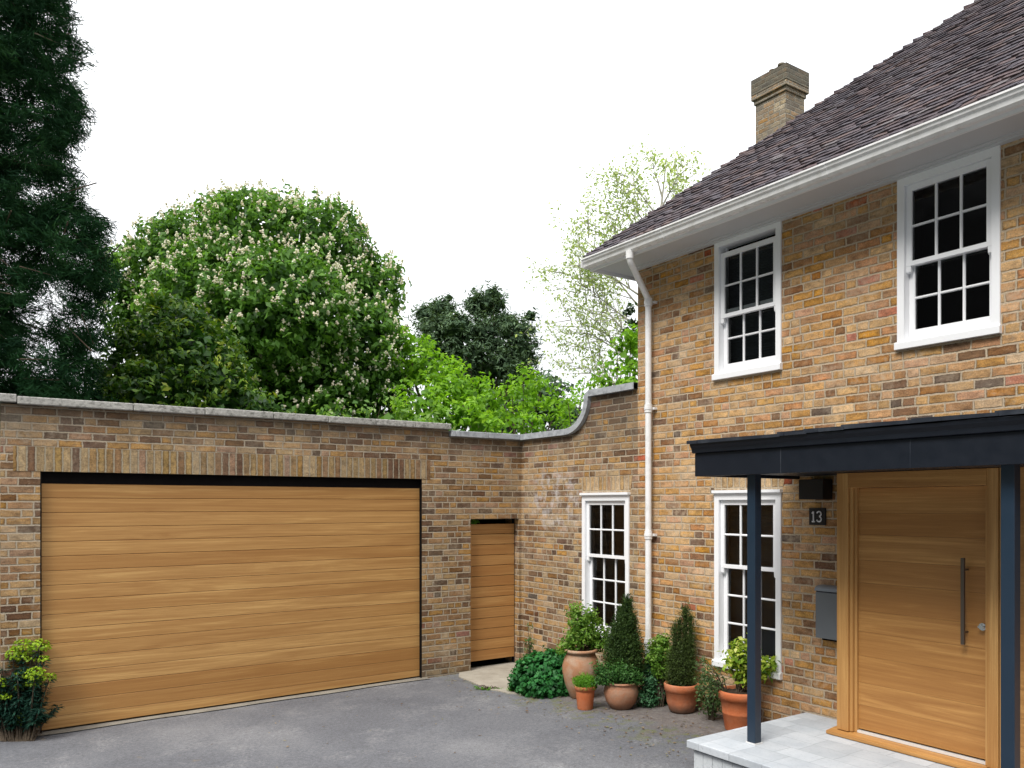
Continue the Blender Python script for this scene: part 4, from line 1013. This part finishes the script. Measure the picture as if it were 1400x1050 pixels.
# ---- pale birch-like tree behind the house corner
def birch():
    t0 = 25.0; b = P(878, 0, t0); root = empty('young_birch', (b.x, b.y, -.02)); tag(root, 'tall thin tree with sparse pale young leaves rising behind the corner of the house roof', 'tree')
    tk = MB(); lb = LB(); pos = []; fwd = np.array([FW[0], FW[1], 0])
    main = [P(874, 690, t0), P(878, 520, t0), P(886, 400, t0), P(902, 300, t0), P(912, 212, t0)]
    tk.tube([(b.x, b.y, -.1)]+main, [.17, .15, .12, .075, .045, .008], 9)
    def br(px, py, dx, dy, L_, r, dep, lvl):
        pts = []; x, y, d = px, py, dep; n = max(4, int(L_/14))
        for i in range(n+1):
            pts.append(P(x, y, t0+d)); x += dx*L_/n; y += dy*L_/n; dy -= .02; dx += random.uniform(-.08, .08); d += random.uniform(-.12, .12)
            if lvl < 2 and i > 0:
                for _ in range(2 if lvl == 0 else 1):
                    s = random.choice((-1, 1)); a = math.atan2(dy, dx)+s*random.uniform(.3, .8)
                    br(x, y, math.cos(a), math.sin(a), L_*random.uniform(.26, .5), r*.45, d, lvl+1)
        tk.tube(pts, [r*(1-.85*i/n) for i in range(n+1)], 5, cap=False)
        if lvl >= 1:
            for i in range(1, n+1):
                if random.random() < .62: pos.append((np.array(pts[i]), lvl))
    for py, dx, dy, L_ in [(a_, b_, c_, d_*.8) for a_, b_, c_, d_ in [(560,-.75,-.66,125),(540,-.9,-.35,115),(520,-.6,-.8,150),(500,-.85,-.5,120),(480,-.7,-.7,140),(455,-.8,-.6,130),(430,-.7,-.75,140),(410,-.85,-.5,110),(390,-.6,-.8,110),(370,-.8,-.6,95),(350,-.55,-.84,95),(330,-.5,-.85,90),(310,.5,-.85,70),(300,-.6,-.8,70),(285,.45,-.9,60),(270,-.3,-.95,50),(350,.6,-.8,70),(400,.6,-.7,60)]]:
        xx_ = float(np.interp(690-py, [0, 170, 290, 390, 475], [874, 878, 886, 902, 912]))
        br(xx_, py, dx, dy, L_, .040, random.uniform(-.5, .5), 0)
    c = np.array([p for p, _ in pos]); k = 3; cp_ = np.repeat(c, k, 0)+rng.normal(0, .12, (len(c)*k, 3))
    lb.add(leaves(cp_, rng.normal(0, 1, cp_.shape)+np.array([0, 0, .5]), .12, .5, .2, .6))
    tk.build('trunk', M['palebark'], root); lb.build('crown', M['lf_birch'], root)
birch()
iv = [(866,440,9,0),(862,425,8,0),(868,462,9,0),(858,455,6,0)]
broadleaf('ivy_clump', 'dark ivy clump around the thin tree stem at the house corner', 'climber', iv, 18.5, 'lf_ivy', .1, 90, cl=.12, cln=10, trunk_r=.04, zmin=2)

# ================================================================== pots and plants in front of the wall
def pot(label, px, pybase, prof, mat, soilz, soilr, group=None, wob=.0):
    p, t = ground_at(px, pybase); z = gz(p.x, p.y); root = empty('terracotta_pot', (p.x, p.y, z)); tag(root, label, 'plant pot', group)
    m = MB(); m.lathe((p.x, p.y, z), prof, 48, wob=wob); m.build('pot', M[mat], root)
    s = MB(); n = 28; s.add([(p.x, p.y, z+soilz+.015)]+[(p.x+soilr*math.cos(2*math.pi*k/n), p.y+soilr*math.sin(2*math.pi*k/n), z+soilz+.008*math.sin(k*3.3)) for k in range(n)], [(0, 1+k, 1+(k+1) % n) for k in range(n)])
    s.build('soil', M['soil'], root); return p, t, z
def plant(name, label, base, blobs, mat, leaf, n, aspect=.45, cl=.05, cln=8, up=.6, stems=10, stem_r=.004, tonebias=0, jitter=.7, group=None, cat='plant', shell=.25, stem_mat='bark', tang_up=0.0, stemname='stem'):
    """blobs in metres relative to base: (dx, dy, dz, rx, rz)"""
    root = empty(name, base); tag(root, label, cat, group); base = np.array(base); lb = LB(); tot = sum(b[3]**2 for b in blobs)
    mb = MB()
    for b in blobs:
        nc = max(3, int(n*b[3]**2/tot/cln)); pts, d = lobe_pts(base+np.array(b[:3]), 1, nc, shell, (b[3], b[3], b[4]))
        cp_ = np.repeat(pts, cln, 0); dd = np.repeat(d, cln, 0); off = rng.normal(0, cl*.6, cp_.shape); pos = cp_+off
        pos[:, 2] = np.maximum(pos[:, 2], base[2]+.01)
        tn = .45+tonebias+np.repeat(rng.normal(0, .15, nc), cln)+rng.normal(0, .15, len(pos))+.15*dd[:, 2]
        tg = None if not tang_up else dd*.6+np.array([0, 0, tang_up])
        lb.add(leaves(pos, dd+np.array([0, 0, up]), leaf, aspect, .3, jitter, tone=tn, tang=tg))
        for k in range(max(2, int(stems*b[3]**2/tot))):
            q = pts[random.randrange(len(pts))]; bb = base+np.array([random.uniform(-.03, .03), random.uniform(-.03, .03), 0]); m_ = bb*.5+q*.5+np.array([0, 0, .04])
            mb.tube([tuple(bb), tuple(m_), tuple(q)], [stem_r*1.5, stem_r, stem_r*.5], 5, cap=False)
    mb.build(stemname, M[stem_mat], root); lb.build('foliage', M[mat], root); return root
M['pl_dark'] = leaf_mat('geranium_leaf', [(.014,.072,.020), (.024,.125,.032), (.038,.185,.045), (.065,.25,.065)], .25)
M['pl_light'] = leaf_mat('privet_leaf', [(.05,.13,.015), (.10,.22,.025), (.18,.32,.045), (.28,.40,.10)], .35)
M['pl_yew'] = leaf_mat('dwarf_conifer', [(.014,.034,.008), (.028,.060,.012), (.050,.095,.018), (.085,.14,.028)], .1, .6)
M['pl_yew2'] = leaf_mat('dwarf_conifer_brown', [(.030,.042,.013), (.046,.074,.018), (.072,.115,.024), (.11,.17,.034)], .1, .6)
M['pl_mid'] = leaf_mat('shrub_leaf', [(.02,.075,.018), (.04,.12,.026), (.07,.18,.04), (.12,.25,.07)], .3)
M['pl_blue'] = leaf_mat('blue_green_leaf', [(.022,.08,.034), (.04,.125,.055), (.07,.19,.08), (.12,.27,.12)], .25)
M['pl_grass'] = leaf_mat('bright_herb', [(.06,.18,.015), (.11,.28,.02), (.18,.38,.04)], .35)
M['pl_var'] = leaf_mat('variegated_leaf', [(.10,.22,.03), (.24,.38,.04), (.46,.55,.08), (.68,.70,.24)], .35)
M['pl_grey'] = leaf_mat('olive_leaf', [(.05,.09,.03), (.08,.15,.05), (.13,.21,.08)], .25)
M['pl_euph'] = leaf_mat('euphorbia_head', [(.13,.23,.01), (.22,.36,.015), (.34,.48,.03)], .3)
M['pl_euphd'] = leaf_mat('euphorbia_leaf', [(.008,.032,.024), (.014,.052,.036), (.026,.080,.05)], .15)

# urn
K = 1/FP
p, t = ground_at(794, 953); s_ = t/FP
rU = lambda px: px*s_
prof = [(0, .0), (rU(13), 0), (rU(15), .012), (rU(21.5), rU(18)), (rU(25), rU(34)), (rU(25.2), rU(43)), (rU(22.5), rU(54)), (rU(19.5), rU(59.5)), (rU(20), rU(61.5)), (rU(23), rU(62.5)), (rU(23.4), rU(65)), (rU(21.8), rU(66.5)), (rU(18.5), rU(66)), (rU(18), rU(58)), (0, rU(57))]
pU, tU, zU = pot('tall bulging aged terracotta urn, biggest of the pots, beside the dark green mound', 794, 953, prof, 'terra_old', rU(60), rU(18.2), 'terracotta pots by the house wall')
plant('privet_shrub', 'light green shrub growing loosely from the tall aged terracotta urn', (pU.x, pU.y, zU+rU(60)),
  [(-.07,.04,.16,.13,.14),(.05,-.02,.20,.14,.15),(.0,.0,.36,.13,.14),(-.05,.04,.47,.08,.09),(.15,-.05,.27,.10,.11),(.18,-.08,.10,.12,.09),(-.12,.10,.05,.09,.07),(.10,-.06,.42,.07,.08),(.23,-.13,.19,.07,.09),(.28,-.18,.10,.06,.07)], 'pl_light', .048, 3400, cl=.045, shell=.35, stems=26)
# small pot
p, t = ground_at(800, 969); s_ = t/FP
prof = [(0, 0), (rU(10.2), 0), (rU(10.6), .006), (rU(12.8), rU(24)), (rU(13), rU(26)), (rU(14.2), rU(26.3)), (rU(14.6), rU(31)), (rU(14.2), rU(32)), (rU(12.8), rU(31.6)), (rU(12.2), rU(24)), (0, rU(23))]
pS, tS, zS = pot('small bright orange flowerpot with a tuft of herb, in front of the tall urn', 800, 969, prof, 'terra', rU(29), rU(12.5), 'terracotta pots by the house wall')
plant('herb_tuft', 'bright green feathery herb filling the small orange flowerpot', (pS.x, pS.y, zS+rU(28)), [(0,0,.05,.115,.075),(-.04,.02,.07,.07,.07),(.05,-.02,.05,.07,.06)], 'pl_grass', .045, 2200, aspect=.16, cl=.03, tang_up=.9, stems=10, jitter=.9)
# squat bowl pot
p, t = ground_at(849, 968); s_ = t/FP
prof = [(0, 0), (rU(12.5), 0), (rU(14), .006), (rU(20.5), rU(10)), (rU(23.3), rU(20)), (rU(22.6), rU(28)), (rU(20.8), rU(33)), (rU(21.2), rU(34)), (rU(22.6), rU(34.6)), (rU(22.8), rU(36.5)), (rU(21), rU(37.2)), (rU(19.5), rU(36.5)), (rU(19), rU(30)), (0, rU(29))]
pB, tB, zB = pot('squat rounded brown terracotta bowl stained at its base, under the broad cone-shaped conifer', 849, 968, prof, 'terra_mid', rU(33.5), rU(19.5), 'terracotta pots by the house wall')
def conifer(name, label, base, spires, mat, n, leaf=.028):
    root = empty(name, base); tag(root, label, 'shrub'); base = np.array(base); lb = LB(); mb = MB()
    tot = sum(s[3]*s[4] for s in spires)
    for dx, dy, z0, r, h_ in spires:
        m_ = int(n*r*h_/tot/16); q = rng.uniform(0, 1, m_)**.8; a = rng.uniform(0, 2*math.pi, m_)
        rad = r*np.where(q < .25, .75+q, 1.0-((q-.25)/.75)**1.5)*rng.uniform(.72, 1.08, m_)
        cp_ = base[None, :]+np.stack([dx+rad*np.cos(a), dy+rad*np.sin(a), z0+q*h_], 1); d = np.stack([np.cos(a), np.sin(a), np.full(m_, .8)], 1)
        cc_ = np.repeat(cp_, 16, 0); dd = np.repeat(d, 16, 0); off = rng.normal(0, .021, cc_.shape)+dd*rng.uniform(-.035, .03, len(cc_))[:, None]
        tn = .42+np.repeat(rng.normal(0, .17, m_), 16)+rng.normal(0, .13, len(cc_))
        lb.add(leaves(cc_+off, rng.normal(0, 1, cc_.shape), leaf, .28, .2, .5, tone=tn, tang=dd*np.array([1, 1, 1.4])))
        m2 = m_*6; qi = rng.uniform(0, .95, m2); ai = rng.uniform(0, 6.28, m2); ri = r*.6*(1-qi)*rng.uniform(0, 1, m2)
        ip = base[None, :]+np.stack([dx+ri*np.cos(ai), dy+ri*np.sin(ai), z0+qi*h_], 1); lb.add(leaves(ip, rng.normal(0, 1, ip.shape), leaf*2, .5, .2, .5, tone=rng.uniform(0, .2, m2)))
        mb.tube([tuple(base+np.array([dx*.2, dy*.2, 0])), tuple(base+np.array([dx, dy, z0+h_*.8]))], [.014, .004], 7)
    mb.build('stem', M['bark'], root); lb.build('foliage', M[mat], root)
s_ = tB/FP
rx_ = (RT[0], RT[1])      # direction across the picture, used to spread spires of one plant along the wall
def ac(px): return (px*s_*RT[0], px*s_*RT[1])
conifer('dwarf_conifer', 'broad dark green cone-shaped dwarf conifer standing in the squat bowl pot beside the downpipe', (pB.x+.05, pB.y+.04, zB+rU(34)),
  [(ac(3)[0]+.03, ac(3)[1]+.05, .06, rU(24), rU(92)),(ac(12)[0], ac(12)[1], .10, rU(15), rU(78)),(ac(-8)[0], ac(-8)[1], .10, rU(16), rU(62)),(ac(8)[0], ac(8)[1], .2, rU(11), rU(90)),(ac(18)[0], ac(18)[1], .05, rU(10), rU(48))], 'pl_yew', 30000)
plant('low_shrub', 'mid green small-leaved shrub spilling over the front of the squat bowl pot', (pB.x-.04, pB.y-.02, zB+rU(34)),
  [(-.10,.05,.10,.12,.10),(.03,-.04,.10,.13,.10),(.12,-.09,.06,.10,.09),(-.16,.10,.02,.09,.08),(.0,0,.17,.10,.07),(-.18,.11,.16,.06,.06)], 'pl_mid', .032, 3600, cl=.035, stems=16)
# red pot with narrow conifer
p, t = ground_at(932, 973); s_ = t/FP
prof = [(0, 0), (rU(13.5), 0), (rU(17), rU(3)), (rU(20.3), rU(14)), (rU(21.8), rU(29)), (rU(23.6), rU(30)), (rU(24), rU(38)), (rU(23), rU(39.5)), (rU(20.5), rU(39)), (rU(20), rU(32)), (0, rU(31))]
pR, tR, zR = pot('wide red terracotta pot with thick rim and dirty base, under the narrow spired conifer', 932, 973, prof, 'terra_red', rU(35), rU(20.5), 'terracotta pots by the house wall')
s_ = tR/FP
conifer('spired_conifer', 'narrow dark olive dwarf conifer with several uneven spires in the wide red pot', (pR.x, pR.y, zR+rU(34)),
  [(ac(5)[0], ac(5)[1], .02, rU(8), rU(108)),(ac(-9)[0], ac(-9)[1], .04, rU(7), rU(80)),(ac(12)[0], ac(12)[1], .3, rU(5), rU(58)),(ac(13)[0], ac(13)[1], .0, rU(7), rU(38)),(ac(-14)[0], ac(-14)[1], .0, rU(7), rU(46)),(ac(-3)[0], ac(-3)[1], .0, rU(10), rU(56)),(ac(-3)[0], ac(-3)[1], .3, rU(5), rU(52)),(ac(12)[0], ac(12)[1], .18, rU(5), rU(45))], 'pl_yew2', 20000, leaf=.021)
# right pot behind the step
p, t = ground_at(1011, 997); s_ = t/FP
prof = [(0, 0), (rU(19), 0), (rU(19.5), .006), (rU(22.5), rU(22)), (rU(23.3), rU(23)), (rU(22.9), rU(24.5)), (rU(25.5), rU(42)), (rU(28), rU(43)), (rU(28.4), rU(51)), (rU(27), rU(54)), (rU(24.5), rU(53)), (rU(24), rU(46)), (0, rU(45))]
pV, tV, zV = pot('orange terracotta pot with ringed sides and rolled rim, partly hidden by the porch post', 1011, 997, prof, 'terra', rU(50), rU(24.5), 'terracotta pots by the house wall')
s_ = tV/FP
def bl(px, py, rpx, rz=None, dd=0):
    a = ac(px); return (a[0]+dd*FW[0], a[1]+dd*FW[1], py*s_, rpx*s_, (rz or rpx)*s_)
plant('variegated_shrub', 'lime and cream variegated evergreen in the ringed orange pot behind the porch post', (pV.x, pV.y, zV+rU(50)),
  [bl(-4,52,15,13),bl(2,62,12,11),bl(-8,36,13,12),bl(8,40,14),bl(38,38,14,12),bl(30,30,12,10),bl(20,50,10,10),bl(16,28,16,12),bl(4,20,12,10)], 'pl_var', .062, 1300, aspect=.5, cl=.04, cln=7, shell=.4, stems=26, up=.8)
plant('olive_seedling', 'thin grey-green twiggy plant at the left side of the ringed orange pot', (pV.x-.1, pV.y+.08, zV+rU(48)),
  [bl(-24,22,12,10),bl(-30,42,9,9),bl(-14,10,12,9),bl(-10,26,9,9),bl(-34,12,8,8)], 'pl_grey', .036, 620, aspect=.3, cl=.045, cln=6, shell=.4, stems=24)
# plants rooted in the ground
def gplant(name, label, px, py, blobs, mat, leaf, n, **kw):
    global s_
    p, t = ground_at(px, py); s_ = t/FP; z = gz(p.x, p.y); return plant(name, label, (p.x, p.y, z), [bl(*b) for b in blobs], mat, leaf, n, **kw)
gplant('geranium_mound', 'low dense dark green mound of leaves on the ground left of the tall urn', 739, 945,
  [(-6,24,30,26),(14,30,28,26),(24,16,26,22,-.1),(-20,14,22,19,0),(4,10,32,18,-.12),(28,38,16,16,.1)], 'pl_dark', .058, 6500, aspect=.75, cl=.035, cln=8, shell=.12, stems=20, cat='bush')
gplant('wall_weed', 'thin upright weed against the wall above the dark green mound', 724, 922, [(0,46,7,14),(1,30,8,14),(-1,60,4,8)], 'pl_mid', .055, 160, aspect=.22, cl=.03, cln=5, shell=.5, stems=8, tang_up=1.0)
gplant('blue_green_shrub', 'spreading blue-green shrub on the ground between the squat bowl and the wide red pot', 888, 962,
  [(-4,34,22,18),(10,22,18,18),(-16,46,14,14),(10,46,18,17),(-6,12,16,14,-.12),(20,10,10,10),(-22,62,10,9),(6,62,13,10)], 'pl_blue', .036, 5600, aspect=.4, cl=.035, cln=8, stems=24, shell=.22, cat='bush')
gplant('yellow_green_shrub', 'yellow-green bushy plant by the wall between the downpipe and the spired conifer', 902, 966,
  [(-2,82,14,14),(6,72,15,14),(-5,62,13,14),(8,92,9,9),(4,50,13,14),(-8,74,10,10)], 'pl_light', .036, 2300, aspect=.5, cl=.03, cln=8, stems=10, cat='bush')
gplant('ivy_shrub', 'untidy green weeds growing against the wall left of the ringed orange pot', 974, 984,
  [(-8,30,16,14),(6,42,12,14),(-4,62,9,12),(8,24,12,9),(-14,48,8,12),(-2,16,12,8)], 'pl_grey', .040, 900, aspect=.4, cl=.04, cln=6, shell=.4, stems=26)
gplant('grass_tuft', 'tiny tuft of light weeds at the left foot of the dark green mound', 703, 946, [(0,4,6,5),(-5,3,4,4)], 'pl_grass', .04, 260, aspect=.2, cl=.02, cln=6, stems=3, tang_up=.8)
gplant('moss_line', 'line of low moss and weed along the edge of the concrete pad', 668, 943, [(0,1,5,1.6),(-9,1.2,4,1.4),(10,0,5,1.4),(17,-1,4,1.4),(-17,3,3,1.2)], 'pl_grass', .022, 500, aspect=.4, cl=.012, cln=6, stems=3)
# fern in the gap over the gate
fx = (onX(651)); plant('gate_fern', 'small bright green sprig showing in the gap above the oak gate', (fx, .16, 1.90), [(0,0,.03,.09,.03),(.07,0,.03,.06,.022),(-.04,0,.0,.04,.04)], 'pl_grass', .05, 320, cl=.02, stems=4)
# euphorbia at the lower left
def euphorbia():
    p, t = ground_at(24, 1012); s_ = t/FP; z = gz(p.x, p.y); root = empty('euphorbia', (p.x, p.y, z)); tag(root, 'euphorbia with domed lime green flower heads at the left end of the garage wall', 'shrub')
    lb = LB(); hb = LB(); mb = MB(); B = np.array([p.x, p.y, z])
    heads = [(-4,126,14),(16,124,15),(8,112,12),(-16,116,12),(30,92,13),(40,84,9),(22,78,12),(-2,74,13),(-18,80,11),(6,88,10),(-10,62,9),(-6,28,15),(4,36,9),(-16,24,9),(30,108,8)]
    for k in range(26): heads.append((random.uniform(-60, 28), random.uniform(18, 100), 0))
    heads += [(42, 40, 0), (34, 34, 0), (38, 46, 0)]
    for hx, hy, hr in heads:
        px_ = hx; a = (px_*s_*RT[0], px_*s_*RT[1]); dpt = random.uniform(-.10, .16) if hr else random.uniform(-.12, .2)
        tip = B+np.array([a[0]+dpt*FW[0], a[1]+dpt*FW[1], hy*s_]); tip[1] = min(tip[1], -.05 if tip[0] > XL else 9)
        bb = B+np.array([a[0]*.5, a[1]*.5-.05, 0.0]); m_ = bb*.45+tip*.55+np.array([0, 0, .05])
        mb.tube([tuple(bb), tuple(m_), tuple(tip)], [.008, .007, .005], 6, cap=False)
        # whorled narrow leaves along the upper stem
        nn = 120; q = rng.uniform(-.6, 1.0, nn); c = m_[None, :]*(1-q)[:, None]+tip[None, :]*q[:, None]; ang = rng.uniform(0, 6.28, nn)
        d = np.stack([np.cos(ang), np.sin(ang), rng.uniform(-.25, .35, nn)], 1)
        lb.add(leaves(c+d*.042, np.array([0, 0, 1])[None, :]+d*.2, .085, .18, .2, .25, tang=d*3, tone=rng.uniform(0, 1, nn)*.8))
        if hr:
            r_h = hr*s_; m = int(150*(hr/12)**2); pts, dd = lobe_pts(tip, 1, m, .22, (r_h, r_h, r_h*.8))
            pts = pts[dd[:, 2] > -.5]; dd = dd[dd[:, 2] > -.5]
            hb.add(leaves(pts, dd+np.array([0, 0, .8]), .026, .9, .3, .5))
    mb.build('stem', M['bark'], root); lb.build('foliage', M['pl_euphd'], root); hb.build('flower_head', M['pl_euph'], root)
euphorbia()

# fallen leaves and bits of bark blown against the house wall
lt = MB()
for k in range(520):
    y = -4.3+random.random()*4.0; x = -random.uniform(.35, 1.35)-abs(random.gauss(0, .12)); z = gz(x, y)+.006
    if k > 430: x, y = random.uniform(-4.5, -.8), random.uniform(-5.5, -.3); z = gz(x, y)+.006
    a = random.uniform(0, 6.28); l_ = random.uniform(.008, .022); w_ = l_*random.uniform(.25, .6); c_, s__ = math.cos(a), math.sin(a)
    lt.quad((x-c_*l_, y-s__*l_, z), (x+s__*w_, y-c_*w_, z+random.uniform(.001, .008)), (x+c_*l_, y+s__*l_, z+.002), (x-s__*w_, y+c_*w_, z+random.uniform(.001, .008)), random.random())
M['litter'] = leaf_mat('dead_leaf', [(.10,.055,.03), (.20,.13,.07), (.30,.23,.14), (.13,.15,.05)], .1, .8)
tag(lt.build('leaf_litter', M['litter']), kind='stuff')
